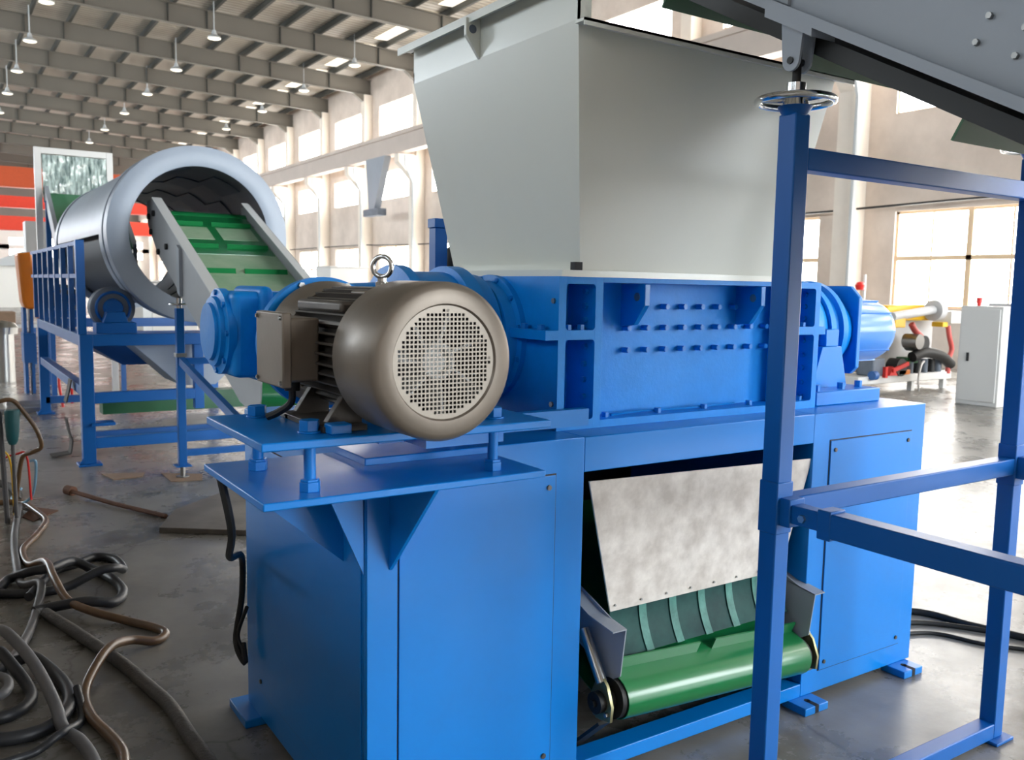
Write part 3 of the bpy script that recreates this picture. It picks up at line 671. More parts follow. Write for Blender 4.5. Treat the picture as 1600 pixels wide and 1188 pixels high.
for t0, t1 in ((0.0, 0.44), (0.50, 1.0)):
    a = PL.lerp(PR, t0); c = PL.lerp(PR, t1); up_ = Vector((0, -math.sin(sl), math.cos(sl)))
    off = Vector((0, seg[0][0] + 0.05 * dy, seg[0][1] + 0.05 * dz))
    MB().bar(a + off + up_ * 0.02 + ax * 0.01, c + off + up_ * 0.02 - ax * 0.01, 0.006, 0.045, up=up_).build('belt_cleat', GREEN, dc)
for p, s, nm in ((PL, -1, 'left'), (PR, 1, 'right')):
    x = p.x + s * 0.012; z0 = p.z
    y0 = 1.985
    q = [(y0, z0 + 0.245), (y0 + 0.02, z0 + 0.085), (y0 + 0.07, z0 + 0.055), (y0 + 0.75, z0 + 0.34), (y0 + 0.75, z0 + 0.50), (y0 + 0.07, z0 + 0.255)]
    c = MB().prism(q, 0, x, x + s * 0.004)
    w = slab(c, [(x, y0, z0 + 0.245), (x + s * 0.055, y0, z0 + 0.245), (x + s * 0.055, y0 + 0.12, z0 + 0.262), (x, y0 + 0.12, z0 + 0.262)], (0, 0, -0.004))
    slab(c, [(x, y0 + 0.12, z0 + 0.262), (x + s * 0.055, y0 + 0.12, z0 + 0.262), (x + s * 0.055, y0 + 0.75, z0 + 0.5), (x, y0 + 0.75, z0 + 0.5)], (0, 0, -0.004))
    c.box(min(x, x + s * 0.05), max(x, x + s * 0.05), y0 + 0.72, y0 + 0.76, 0.0, z0 + 0.4)
    c.build('side_channel', GREY, dc)
    xb = p.x + s * 0.055
    f = MB().prism([(p.y - 0.05, z0 - 0.05), (p.y + 0.02, z0 - 0.062), (p.y + 0.055, z0 - 0.01), (p.y + 0.03, z0 + 0.05), (p.y + 0.0, z0 + 0.085), (p.y - 0.03, z0 + 0.06), (p.y - 0.055, z0 + 0.0)], 0, xb - 0.005, xb + 0.005)
    fb = f.build('bearing_plate', mat('zinc_yellow_%s' % nm, srgb(150, 146, 110), 0.35, metal=0.8), dc)
    MB().cyl((xb - s * 0.03, p.y, z0), (xb + s * 0.028, p.y, z0), 0.034).cyl((xb, p.y, z0), (xb + s * 0.04, p.y, z0), 0.012).build('bearing_hub', BLACK, fb)
    bolts('bearing_bolt', ZINC, fb, [(xb + s * 0.005, p.y + a, z0 + c_) for a, c_ in ((-0.035, -0.03), (0.02, -0.043), (0.0, 0.068))], (s, 0, 0), r=0.008, h=0.008)
    MB().cyl((xb, p.y + 0.0, z0 + 0.06), (xb, p.y + 0.1, z0 + 0.2), 0.018).build('tensioner_tube', STEEL, dc)
    MB().bar((xb, p.y - 0.02, z0 - 0.06), (xb, p.y + 0.2, 0.0), 0.05, 0.01).build('foot_bracket', BELTK, dc)

# ------------------------------------------------------------------ support frame on the right
FR = thing('support_frame', 'blue square-tube support frame with chrome handwheels standing before the shredder', 'frame', (2.4, 1.55, 0))
NX, FX, FY, T = 1.868, 3.062, 1.547, 0.056
for x, zt in ((NX, 2.0), (FX, 2.0)):
    MB().box(x - T / 2, x + T / 2, FY - T / 2, FY + T / 2, 0.012, zt).build('post', BLUEF, FR, bevel=0.004)
    MB().box(x - 0.031, x + 0.031, FY - 0.031, FY + 0.031, 0.91, 1.05).build('post_sleeve', BLUEF, FR, bevel=0.003)
    MB().cyl((x, FY, zt - 0.004), (x, FY, zt + 0.02), 0.03, 0.044, n=20).build('post_cap', BLUEF, FR)
    h = MB().torus((x, FY, zt + 0.034), (0, 0, 1), 0.094, 0.009, 48, 12)
    for k in range(3):
        a = 2 * PI * k / 3 + 0.5; h.tube([(x, FY, zt + 0.036), (x + 0.094 * math.cos(a), FY + 0.094 * math.sin(a), zt + 0.034)], 0.007, n=8, smooth=1)
    h.cyl((x, FY, zt + 0.02), (x, FY, zt + 0.042), 0.036, 0.028).cyl((x, FY, zt + 0.042), (x, FY, zt + 0.078), 0.024, n=24)
    h.build('handwheel', CHROME, FR)
    MB().cyl((x, FY, zt + 0.06), (x, FY, zt + (0.16 if x < 2 else 0.14)), 0.011).build('lifting_screw', BLACK, FR)
    MB().box(x - 0.055, x + 0.055, FY - 0.055, FY + 0.055, 0.0, 0.012).build('foot_plate', BLUEF, FR, bevel=0.003)
for z0, z1, yy in ((1.862, 1.918, 0), (0.948, 1.004, 0), (0.012, 0.066, 0)):
    MB().box(NX + T / 2 - 0.001, FX - T / 2 + 0.001, FY - T / 2 + yy, FY + T / 2 + yy, z0, z1).build('cross_bar', BLUEF, FR, bevel=0.004)
for x in (NX + 0.012, FX + 0.012):
    s = MB().box(x - 0.028, x + 0.028, 0.0, 1.40, 0.936, 1.0).build('side_bar', BLUEF, FR, bevel=0.004)
    MB().box(x - 0.022, x + 0.022, 1.39, 1.505, 0.946, 0.996).box(x - 0.03, x + 0.03, 1.36, 1.40, 0.93, 1.006).box(x - 0.03, x + 0.03, 1.485, 1.52, 0.935, 1.01).build('bar_joint', BLUEF, FR, bevel=0.003)
    bolts('joint_bolt', STEEL, s, [(x - 0.022, 1.45, 0.968)], (-1, 0, 0), r=0.011, h=0.008)

# ------------------------------------------------------------------ inclined conveyor feeding the hopper
IC = thing('inclined_conveyor', 'grey-sided inclined conveyor with black belt rising over the hopper, at top right', 'conveyor', (2.45, 1.2, 0))
k_ = 0.539
def zc(y, d=0.0): return 2.202 + k_ * (y - 1.493) + d        # lower lip height along the slope
ya, ye = 0.15, 2.75
def slopebox(x0, x1, d0, d1, y0=ya, y1=ye):
    return MB().prism([(y0, zc(y0, d0)), (y1, zc(y1, d0)), (y1, zc(y1, d1)), (y0, zc(y0, d1))], 0, x0, x1)
for x, s in ((1.86, 1), (3.06, -1)):
    p = slopebox(x, x + s * 0.005, 0.0, 0.40).build('side_panel', GREY, IC)
    l = slopebox(min(x, x - s * 0.035), max(x, x - s * 0.035), 0.0, 0.005)
    l.add([(x - s * 0.035 - 0.002, y, zc(y, d)) for y in (ya, ye) for d in (0.0, 0.028)] + [(x - s * 0.035 + 0.002, y, zc(y, d)) for y in (ya, ye) for d in (0.0, 0.028)],
          [(0, 1, 3, 2), (4, 6, 7, 5), (0, 2, 6, 4), (1, 5, 7, 3), (0, 4, 5, 1), (2, 3, 7, 6)])
    l.build('lower_lip', GREY, IC)
    if s > 0:
        for y0 in (0.2, 0.9, 1.57, 2.2):
            MB().prism([(y0, zc(y0, 0.03)), (y0 + 0.05, zc(y0 + 0.05, 0.03)), (y0 + 0.05, zc(y0 + 0.05, 0.38)), (y0, zc(y0, 0.38))], 0, x - 0.012, x).build('panel_rib', GREY, p)
        bolts('panel_bolt', ZINC, p, [(1.86, 1.05, 2.125), (1.86, 1.075, 2.077), (1.86, 0.991, 2.033), (1.86, 0.975, 2.085), (1.86, 0.90, 2.02)], (-1, 0, 0), r=0.007, h=0.010)
bl = slopebox(1.90, 3.02, -0.068, -0.02).build('return_belt', BELTK, IC)
slopebox(1.88, 3.04, 0.30, 0.31).build('carrying_belt', BELTK, IC)
for y in (1.12, 1.60, 2.08, 0.64):
    n_ = Vector((0, k_, -1)).normalized(); p0 = Vector((1.91, y, zc(y, -0.068))); 
    slab(MB(), [p0, p0 + Vector((1.08, 0, 0)), p0 + Vector((1.08, 0, 0)) + n_ * 0.05, p0 + n_ * 0.05], (0, 0.006, 0.003)).build('belt_cleat', GREEND, IC)
for x in (NX, FX):
    zt = zc(FY)
    MB().prism([(FY - 0.075, zc(FY - 0.075, 0)), (FY + 0.075, zc(FY + 0.075, 0)), (FY + 0.075, zc(FY + 0.075, -0.02)), (FY - 0.075, zc(FY - 0.075, -0.02))], 0, x - 0.045, x + 0.045).build('bracket_base', GREY, IC)
    for d in (-0.026, 0.018):
        MB().prism([(FY - 0.034, zt - 0.03), (FY - 0.028, zt - 0.085)] + [(FY - 0.0 - 0.026 * math.cos(a), zt - 0.10 - 0.026 * math.sin(a)) for a in [PI * q / 8 for q in range(9)]] + [(FY + 0.028, zt - 0.085), (FY + 0.034, zt - 0.0)], 0, x + d, x + d + 0.008).build('clevis_plate', GREY, IC)
    MB().cyl((x - 0.03, FY, zt - 0.10), (x + 0.03, FY, zt - 0.10), 0.009).build('clevis_pin', BELTK, IC)

# ------------------------------------------------------------------ rotary drum screen at the left
TC = (2.01, 8.05, 1.953)
TS = thing('trommel_screen', 'large grey rotary drum screen on a blue frame, wide ring facing the viewer', 'drum screen', (2.0, 10.0, 0))
def ring(y, prof, name, mt, par=TS, n=96, a0=0.0, a1=2 * PI):
    return MB().lathe((TC[0], y, TC[2]), (0, 1, 0), prof, n, a0, a1).build(name, mt, par)
dr = ring(8.05, [(0.004, 0.592), (0.0, 0.60), (0.0, 0.755), (0.006, 0.765), (0.17, 0.765), (0.176, 0.755), (0.18, 0.69), (0.20, 0.69)], 'front_ring', DRUM)
ring(8.25, [(0.03, 0.69), (0.03, 0.762), (0.036, 0.768), (0.19, 0.768), (0.196, 0.762), (0.196, 0.68)], 'tyre_ring', DRUM)
ring(11.7, [(0.0, 0.69), (0.0, 0.745), (0.2, 0.745), (0.2, 0.6), (0.194, 0.6)], 'tyre_ring', DRUM)
ring(8.06, [(0.0, 0.60), (0.02, 0.61), (3.8, 0.61)], 'drum_lining', DRUMD)
ring(8.4, [(0.0, 0.66), (3.35, 0.66)], 'screen_mesh', DRUMK)
ring(8.45, [(0.0, 0.66), (0.0, 0.735), (3.2, 0.735), (3.2, 0.66)], 'dust_cover', DRUM, a0=PI * -0.02, a1=PI * 1.0)
for k in range(8):                                           # lifter plates welded helically inside
    a = 2 * PI * k / 8
    g = MB()
    for j in range(5):
        aa = a + j * 0.32; y0 = 8.35 + j * 0.65
        MBv = []
        for i in range(5):
            t = aa + i * 0.1
            for y in (y0, y0 + 0.6):
                for r in (0.609, 0.600): MBv.append((TC[0] + r * math.cos(t), y + i * 0.03, TC[2] + r * math.sin(t)))
        fs = []
        for i in range(4):
            q = 4 * i; fs += [(q, q + 4, q + 6, q + 2), (q + 1, q + 3, q + 7, q + 5), (q, q + 1, q + 5, q + 4), (q + 2, q + 6, q + 7, q + 3)]
        fs += [(0, 2, 3, 1), (16, 17, 19, 18)]; g.add(MBv, fs)
    g.build('lifter_row', DRUMD, TS)
bx0, bx1, by0, by1 = 1.06, 2.96, 8.05, 11.4
for x in (bx0, bx1):
    for y in (by0, by1):
        MB().box(x - 0.05, x + 0.05, y - 0.05, y + 0.05, 0.0, 1.10).box(x - 0.09, x + 0.09, y - 0.09, y + 0.09, 0, 0.02).prism([(x - 0.05, 0.02), (x - 0.05, 0.07), (x - 0.085, 0.02)], 1, y - 0.05, y - 0.04).build('frame_post', BLUEF, TS, bevel=0.004)
    MB().box(x - 0.047, x + 0.047, by0 + 0.049, by1 - 0.049, 1.0, 1.097).build('frame_beam', BLUED, TS, bevel=0.004)
    MB().box(x - 0.04, x + 0.04, by0 + 0.049, by1 - 0.049, 0.58, 0.66).build('frame_beam', BLUED, TS, bevel=0.004)
MB().box(bx0 + 0.049, bx1 - 0.049, by0 - 0.047, by0 + 0.047, 1.0, 1.098).build('frame_beam', BLUEF, TS, bevel=0.004)
MB().box(bx0 + 0.049, 1.921, by0 - 0.04, by0 + 0.04, 0.52, 0.61).build('frame_beam', BLUEF, TS, bevel=0.004)
MB().box(1.92, 2.0, by0 - 0.038, by0 + 0.038, 0.43, 1.001).build('frame_strut', BLUEF, TS, bevel=0.004)
MB().box(bx0 + 0.049, bx1 - 0.049, by0 - 0.04, by0 + 0.045, 0.14, 0.23).build('frame_beam', BLUEF, TS, bevel=0.004)
MB().box(bx0, bx1, by0 + 0.35, by0 + 0.42, 0.14, 0.22).build('frame_beam', BLUED, TS, bevel=0.004)
MB().box(bx0 + 0.02, bx0 + 0.2, by0 - 0.08, by0 + 0.08, 0.335, 0.36).build('clamp_plate', BLUEF, TS)
MB().box(bx0, bx1, by1 - 0.05, by1 + 0.05, 1.0, 1.10).build('frame_beam', BLUED, TS, bevel=0.004)
MB().box(bx0, bx1, by1 - 0.05, by1 + 0.05, 0.12, 0.2).build('frame_beam', BLUED, TS, bevel=0.004)
for x in (1.31, 2.71):
    for y in (8.33, 11.75):
        r = MB().lathe((x, y - 0.09, 1.31), (0, 1, 0), [(0, 0.0), (0, 0.05), (0.0, 0.12), (0.004, 0.165), (0.015, 0.18), (0.17, 0.18), (0.18, 0.165), (0.18, 0.0)], 40).build('support_roller', DRUMD, TS)
        MB().lathe((x, y - 0.14, 1.31), (0, 1, 0), [(0, 0.0), (0, 0.07), (0.06, 0.085), (0.06, 0.0)], 28).torus((x, y - 0.095, 1.31), (0, 1, 0), 0.135, 0.012, 32, 8).build('roller_hub', BLUEF, r)
        MB().box(x - 0.16, x + 0.16, y - 0.25, y - 0.05, 1.10, 1.19).prism([(x - 0.1, 1.19), (x + 0.1, 1.19), (x + 0.07, 1.28), (x - 0.07, 1.28)], 1, y - 0.22, y - 0.1).build('pillow_block', BLUEF, TS, bevel=0.006)
# side guard fence on the frame
for z in (1.83, 1.56): MB().box(1.015, 1.05, 8.02, 12.0, z, z + 0.035).build('fence_rail', mat('fence_blue_%d' % int(z * 100), srgb(40, 96, 170), 0.5), TS)
MB().box(1.0, 1.065, 7.99, 8.06, 1.10, 1.87).build('fence_post', BLUEF, TS, bevel=0.003)
for k in range(7):
    y = 8.55 + 0.52 * k; MB().box(1.01, 1.05, y, y + 0.06, 1.10, 1.84).build('fence_bar', BLUED, TS)
MB().prism([(1.45, 1.0), (2.55, 1.0), (2.15, 0.62), (1.85, 0.62)], 1, 8.2, 8.9).build('under_chute', DRUM, TS)
MB().prism([(1.2, 0.95), (2.8, 0.95), (2.5, 0.75), (1.5, 0.75)], 1, 9.0, 11.3).build('under_chute', BLUED, TS)
MB().box(1.3, 2.7, 8.9, 9.1, 0.3, 0.48).build('collecting_belt', GREEND, TS)

# feed conveyor running up into the drum
FC = thing('feed_conveyor', 'grey-railed green belt conveyor climbing into the mouth of the drum screen', 'conveyor', (2.0, 6.6, 0))
s_ = 0.424
def zf(y, d=0.0): return 2.215 + s_ * (y - 8.0) + d
def sl2(x0, x1, y0, y1, d0, d1): return MB().prism([(y0, zf(y0, d0)), (y1, zf(y1, d0)), (y1, zf(y1, d1)), (y0, zf(y0, d1))], 0, x0, x1)
for x, s in ((1.62, 1), (2.44, -1)):
    p = MB().prism([(5.2, zf(5.2, -0.3)), (5.6, zf(5.6, -0.4)), (7.9, zf(7.9, -0.40)), (8.28, zf(8.28, -0.3)), (8.32, zf(8.32, -0.12)), (8.08, zf(8.08, 0)), (5.15, zf(5.15, 0))], 0, x - 0.004, x + 0.004).build('side_rail', RAILG, FC)
    slab(MB(), [(x - 0.01, 5.15, zf(5.15)), (x - 0.01, 8.08, zf(8.08)), (x + s * 0.07, 8.08, zf(8.08)), (x + s * 0.07, 5.15, zf(5.15))], (0, 0, 0.008)).build('rail_lip', GREYL, p)
    if s > 0:
        MB().prism([(7.05, zf(7.05, -0.38)), (7.13, zf(7.13, -0.38)), (7.13, zf(7.13, -0.02)), (7.05, zf(7.05, -0.02))], 0, x - 0.03, x).build('rail_rib', GREY, p)
        bolts('rail_bolt', BLACK, p, [(x - 0.004, 7.55, zf(7.55, -0.2)), (x - 0.004, 8.0, zf(8.0, -0.1)), (x - 0.004, 8.12, zf(8.12, -0.3)), (x - 0.004, 7.85, zf(7.85, -0.36)), (x - 0.004, 6.1, zf(6.1, -0.22)), (x - 0.004, 8.2, zf(8.2, -0.2))], (-1, 0, 0), r=0.028, h=0.02)
sl2(1.63, 2.43, 5.3, 8.2, -0.17, -0.15).build('belt', GREENL, FC)
MB().cyl((1.63, 8.2, zf(8.2, -0.24)), (2.43, 8.2, zf(8.2, -0.24)), 0.1, n=28).build('head_pulley', GREEN, FC)
MB().cyl((1.63, 5.35, zf(5.35, -0.24)), (2.43, 5.35, zf(5.35, -0.24)), 0.1, n=28).build('tail_pulley', GREEN, FC)
for k in range(6):
    y = 5.5 + 0.48 * k
    for xa, xb in ((1.66, 1.99), (2.06, 2.40)):
        slab(MB(), [(xa, y, zf(y, -0.15)), (xb, y, zf(y, -0.15)), (xb, y + 0.01, zf(y, -0.11)), (xa, y + 0.01, zf(y, -0.11))], (0, 0.012, 0)).build('belt_cleat', GREENC, FC)
sl2(1.64, 2.42, 7.3, 8.2, -0.152, -0.146).build('belt_joint', GREEN, FC)
for xa, xb in ((1.68, 2.01), (2.08, 2.38)): sl2(xa, xb, 7.6, 7.86, -0.147, -0.143).build('belt_wear_patch', GREENL, FC)
JS = thing('jack_stand', 'slim blue jack stand with small chrome handwheel under the feed conveyor', 'stand', (2.0, 7.2, 0))
for x in (1.62, 2.44):
    MB().box(x - 0.03, x + 0.03, 7.17, 7.23, 0.09, 1.34).box(x - 0.06, x + 0.06, 7.14, 7.26, 0.09, 0.10).build('post', BLUEF, JS, bevel=0.003)
    MB().cyl((x, 7.2, 0.0), (x, 7.2, 0.012), 0.05).cyl((x, 7.2, 0.012), (x, 7.2, 0.09), 0.02).build('levelling_foot', ZINC, JS)
    MB().torus((x, 7.2, 1.37), (0, 0, 1), 0.075, 0.008, 32, 8).cyl((x, 7.2, 1.34), (x, 7.2, 1.42), 0.022).bar((x - 0.075, 7.2, 1.37), (x + 0.075, 7.2, 1.37), 0.012, 0.012).build('handwheel', CHROME, JS)
    MB().cyl((x, 7.2, 1.40), (x, 7.2, zf(7.2, -0.40)), 0.012).build('lifting_screw', BLACK, JS)
MB().box(1.65, 2.41, 7.175, 7.225, 0.90, 0.95).build('cross_bar', BLUEF, JS)
MB().box(1.65, 2.41, 7.175, 7.225, 0.17, 0.22).build('cross_bar', BLUEF, JS)
MB().bar((1.62, 7.18, 0.93), (1.62, 5.6, 0.66), 0.04, 0.06).build('side_bar', BLUEF, JS)
MB().box(1.58, 1.66, 7.16, 7.24, 0.96, 0.99).build('bolt_collar', ZINC, JS)

# strip-curtain outlet and its conveyor behind the drum
OC = thing('outlet_conveyor', 'green belt conveyor with grey side rail rising behind the drum screen', 'conveyor', (1.7, 12.9, 0))
for x in (1.30, 2.15): MB().prism([(11.95, 2.0), (13.1, 2.75), (13.1, 2.55), (11.95, 1.75)], 0, x, x + 0.05).build('side_rail', GREY, OC)
slab(MB(), [(1.35, 11.95, 1.95), (2.15, 11.95, 1.95), (2.15, 13.1, 2.66), (1.35, 13.1, 2.66)], (0, 0, -0.02)).build('belt', GREEN, OC)
for x in (1.32, 2.17): MB().box(x - 0.03, x + 0.03, 12.95, 13.01, 0, 2.55).build('leg', BLUED, OC)
CF = thing('strip_curtain_hood', 'white frame hung with glossy clear-green plastic strips above the drum', 'curtain', (1.7, 13.2, 0))
for x in (1.24, 2.10): MB().box(x - 0.04, x + 0.04, 13.16, 13.24, 0.0, 3.25).build('frame_post', WHITE, CF, bevel=0.004)
MB().box(1.28, 2.06, 13.16, 13.24, 3.17, 3.25).build('frame_header', WHITE, CF, bevel=0.004)
STR = mat('clear_green_pvc', srgb(62, 92, 90), 0.12, col2=srgb(226, 244, 240), vscale=3.6, coat=1.0, streak=(9, 1, 1.6))
cv = None
for k in range(8):
    x0 = 1.29 + 0.0965 * k; v = []
    for j in range(13):
        z = 3.16 - 0.62 * j / 12
        for i in range(4):
            xx = x0 + 0.0345 * i; v.append((xx, 13.16 + 0.012 * (k % 2) + 0.02 * math.sin(i * 1.3 + k * 2 + j * 0.9) + 0.015 * math.sin(j * 1.7 + k), z))
    fs = [(4 * j + i, 4 * j + i + 1, 4 * j + i + 5, 4 * j + i + 4) for j in range(12) for i in range(3)]
    MB().add(v, fs).build('curtain_strip', STR, CF)
t = thing('side_cabinet', 'pale grey sheet-metal cabinet standing behind the orange guard', 'cabinet', (1.25, 14.6, 0))
MB().box(1.17, 1.5, 14.4, 14.8, 1.55, 2.36).prism([(1.22, 1.55), (1.5, 1.55), (1.5, 1.1), (1.34, 1.1)], 1, 14.45, 14.8).build('body', GREYL, t)
MB().box(1.36, 1.46, 14.5, 14.7, 0.0, 1.1).build('leg', BLUED, t)
og = thing('belt_drive', 'orange belt guard slanting on a blue motor stand at the left edge', 'drive unit', (1.08, 13.6, 0))
MB().prism([(0.98, 1.88), (1.15, 1.90), (1.22, 1.24), (1.16, 1.14), (1.05, 1.15), (1.02, 1.24)], 1, 13.4, 13.9).build('belt_guard', ORANGE, og, bevel=0.03, seg=3)
MB().box(1.03, 1.07, 13.5, 13.8, 0, 1.16).box(1.11, 1.15, 13.5, 13.8, 0, 1.16).box(1.02, 1.17, 13.45, 13.85, 0.42, 0.82).build('motor_stand', BLUED, og)
MB().cyl((1.27, 13.36, 1.62), (1.27, 13.8, 1.62), 0.1).build('blue_motor', BLUED, og)
MB().prism([(1.2, 1.22), (1.24, 1.2), (1.24, 0.98), (1.2, 1.02)], 1, 13.45, 13.8).build('guard_tail', ORANGE, og)
tk = MB().lathe((0.88, 15.2, 0.72), (0, 0, 1), [(0, 0.0), (0, 0.2), (0.1, 0.21), (0.17, 0.15), (0.2, 0.0)], 32).cyl((0.88, 15.2, 0.0), (0.88, 15.2, 0.72), 0.15)
tag(tk.build('metal_tank', STEEL), 'shiny domed metal tank on the floor at the left edge', 'tank')
t = thing('work_bench', 'grey steel bench with stacked parts far behind the orange guard', 'bench', (0.9, 17.5, 0))
MB().box(0.4, 1.6, 17.0, 18.2, 0.72, 0.78).build('bench_top', GREYL, t)
for x in (0.45, 1.55):
    for y in (17.05, 18.15): MB().box(x - 0.03, x + 0.03, y - 0.03, y + 0.03, 0, 0.72).build('leg', BLUED, t)
tag(MB().box(0.7, 1.2, 17.2, 17.8, 0.78, 0.98).build('parts_crate', CARD, bevel=0.01), 'brown crate standing on the far grey bench', 'crate')
# far background units
t = thing('storage_shed', 'white gabled site hut far away at the left edge', 'hut', (5.2, 55, 0))
MB().box(2.5, 6.0, 54, 58, 0, 2.2).build('hut_walls', WHITE2, t)
MB().prism([(2.4, 2.2), (6.1, 2.2), (4.25, 3.0)], 1, 53.8, 58.2).build('hut_roof', GREYL, t)
for i, (x, y, h, w, mt, lb) in enumerate(((5.3, 30, 1.3, 1.4, GREYL, 'pale grey machine housing far behind the orange guard'), (11.5, 38, 2.6, 2.6, WHITE, 'white container unit standing far back near the windowed wall'), (14.2, 34.5, 2.2, 1.6, WHITE, 'low white crate beside the white container by the far wall'), (5.6, 26, 1.5, 1.2, WHITE, 'white machine visible through the drum opening'))):
    tag(MB().box(x - w / 2, x + w / 2, y - w / 2, y + w / 2, 0, h).box(x - w / 2 - 0.05, x + w / 2 + 0.05, y - w / 2 - 0.05, y + w / 2 + 0.05, h, h + 0.06).build('machine_housing', mt, bevel=0.02), lb, 'machine housing')

# blue gantry behind the hopper
t = thing('rear_gantry', 'blue square-tube gantry seen behind the left edge of the hopper', 'frame', (2.3, 3.45, 0))
for x in (1.87, 2.9): MB().box(x - 0.03, x + 0.03, 3.42, 3.48, 0, 1.80).build('post', BLUEF, t, bevel=0.003)
MB().box(1.835, 2.935, 3.415, 3.485, 1.80, 1.84).build('top_bar', BLUEF, t, bevel=0.003)
MB().cyl((1.99, 3.38, 1.66), (1.99, 3.5, 1.66), 0.075).cyl((1.95, 3.44, 1.60), (1.95, 3.44, 1.64), 0.02).box(1.89, 2.0, 3.42, 3.48, 1.56, 1.60).build('black_wheel', BLACK, t)

# ------------------------------------------------------------------ floor clutter at the left
def hose(name, pts, r, z, mt, label, cat='hose', n=12):
    P = []
    for i, p in enumerate(pts):
        P.append((p[0], p[1], p[2] if len(p) > 2 else z))
    return tag(MB().tube(P, r, n).build(name, mt), label, cat)
HA = [(0.34, 6.868), (0.465, 6.798), (0.526, 6.499), (0.554, 6.204), (0.47, 5.871), (0.378, 5.584), (0.383, 5.276), (0.442, 5.055, .09), (0.45, 4.752, .09), (0.479, 4.502, .05), (0.557, 4.313, .04), (0.676, 4.173), (0.769, 4.018), (0.795, 3.923), (0.738, 3.864), (0.64, 3.848, .05), (0.539, 3.74, .075), (0.444, 3.567, .04), (0.412, 3.446), (0.412, 3.274), (0.442, 3.117), (0.46, 2.995), (0.454, 2.898), (0.417, 2.741)]
hose('hose', HA, 0.019, 0.02, HOSEB, 'glossy brown hose snaking across the floor in sharp bends')
hose('hose', [(0.443, 6.695), (0.361, 5.933), (0.33, 5.405), (0.324, 4.949), (0.395, 4.784, .06), (0.349, 4.506), (0.297, 4.235), (0.224, 3.983), (0.168, 3.883), (0.118, 3.862)], 0.02, 0.021, HOSEL, 'pale grey hose running straight down the left edge of the floor')
hose('hose', [(0.139, 4.746), (0.228, 4.93), (0.278, 5.049), (0.369, 4.974, .07), (0.454, 4.947, .08), (0.571, 5.084, .06), (0.654, 5.012), (0.722, 4.769), (0.731, 4.554), (0.668, 4.434), (0.543, 4.433, .05), (0.398, 4.5), (0.337, 4.482)], 0.024, 0.025, HOSEK, 'black hose laid in a wide open loop beside the brown hose')
hose('hose', [(0.335, 4.694, .03), (0.477, 5.07), (0.597, 5.156), (0.704, 5.241), (0.788, 5.139), (0.798, 4.941), (0.742, 4.826, .07), (0.652, 4.805, .07), (0.517, 4.788), (0.41, 4.76), (0.28, 4.80), (0.15, 4.9)], 0.022, 0.022, HOSEK, 'black hose with a narrow folded loop, just behind the wide open loop')
hose('hose', [(0.129, 4.07), (0.172, 3.933, .16), (0.227, 3.768, .15), (0.273, 3.546, .12), (0.305, 3.328, .07), (0.316, 3.22), (0.352, 3.101), (0.37, 2.964), (0.367, 2.848), (0.353, 2.702)], 0.021, 0.03, HOSEL, 'thick grey hose slanting over the black coil at bottom left')
hose('hose', [(0.22, 3.918), (0.275, 3.871, .05), (0.327, 3.787), (0.364, 3.591), (0.362, 3.432), (0.317, 3.311), (0.252, 3.252), (0.172, 3.243), (0.091, 3.274)], 0.024, 0.025, HOSEK, 'outer turn of the black hose coil at bottom left')
hose('hose', [(0.10, 4.0), (0.16, 3.93, .08), (0.205, 3.79, .06), (0.245, 3.65), (0.245, 3.53), (0.20, 3.45), (0.13, 3.43), (0.06, 3.5)], 0.022, 0.023, HOSEK, 'middle turn of the black hose coil at bottom left')
hose('hose', [(0.05, 3.62, .05), (0.11, 3.56), (0.155, 3.56), (0.18, 3.62), (0.175, 3.70), (0.13, 3.76), (0.06, 3.78)], 0.018, 0.05, HOSEL, 'grey inner turn of the hose coil at bottom left')
hose('hose', [(0.381, 4.432), (0.457, 4.154), (0.531, 3.869), (0.586, 3.645), (0.62, 3.449), (0.659, 3.221), (0.668, 2.972), (0.68, 2.77), (0.683, 2.587)], 0.025, 0.026, HOSEG, 'dusty flat grey hose running diagonally toward the viewer')
hose('hose', [(0.389, 3.462, .06), (0.391, 3.352), (0.371, 3.261), (0.303, 3.146, .05), (0.232, 3.132), (0.166, 3.11), (0.085, 3.10)], 0.014, 0.016, HOSEK, 'thin black hose end poking out beside the brown hose at bottom left')
hose('hose', [(0.18, 7.2), (0.30, 7.45, .05), (0.42, 7.35), (0.46, 7.05), (0.44, 6.85)], 0.028, 0.03, HOSEG, 'short grey bent hose behind the brown hose at the left edge')
hose('hose', [(0.06, 4.15), (0.13, 4.22), (0.17, 4.23)], 0.016, 0.018, BLACK, 'short black hose stub at the left edge')
hose('hose', [(0.30, 6.3, .78), (0.40, 6.3, .79), (0.47, 6.3, .70), (0.53, 6.3, .59), (0.555, 6.32, .48), (0.50, 6.35, .44), (0.45, 6.4, .40), (0.42, 6.45, .2), (0.40, 6.5, .03)], 0.014, 0.02, HOSEB, 'thin brown hose arching in the air around the teal tool')
tt = thing('grease_gun', 'teal handheld tool leaning among hoses at the left edge', 'tool', (0.41, 6.3, 0))
MB().lathe((0.395, 6.30, 0.53), (0.02, 0, 1), [(-0.02, 0.0), (-0.02, 0.02), (0.0, 0.03), (0.03, 0.036), (0.19, 0.045), (0.20, 0.04), (0.20, 0.0)], 20).build('tool_body', TEAL, tt)
MB().cyl((0.40, 6.3, 0.0), (0.395, 6.3, 0.52), 0.012).tube([(0.35, 6.35, 0.0), (0.34, 6.34, 0.4), (0.33, 6.33, 0.72)], 0.016, n=8).build('tool_stand', HOSEL, tt)
hose('red_air_hose', [(0.22, 6.6, .30), (0.33, 6.5, .38), (0.42, 6.45, .42), (0.48, 6.45, .40), (0.50, 6.5, .1)], 0.007, 0.3, REDL, 'pinkish red air line draped by the teal tool', 'hose')
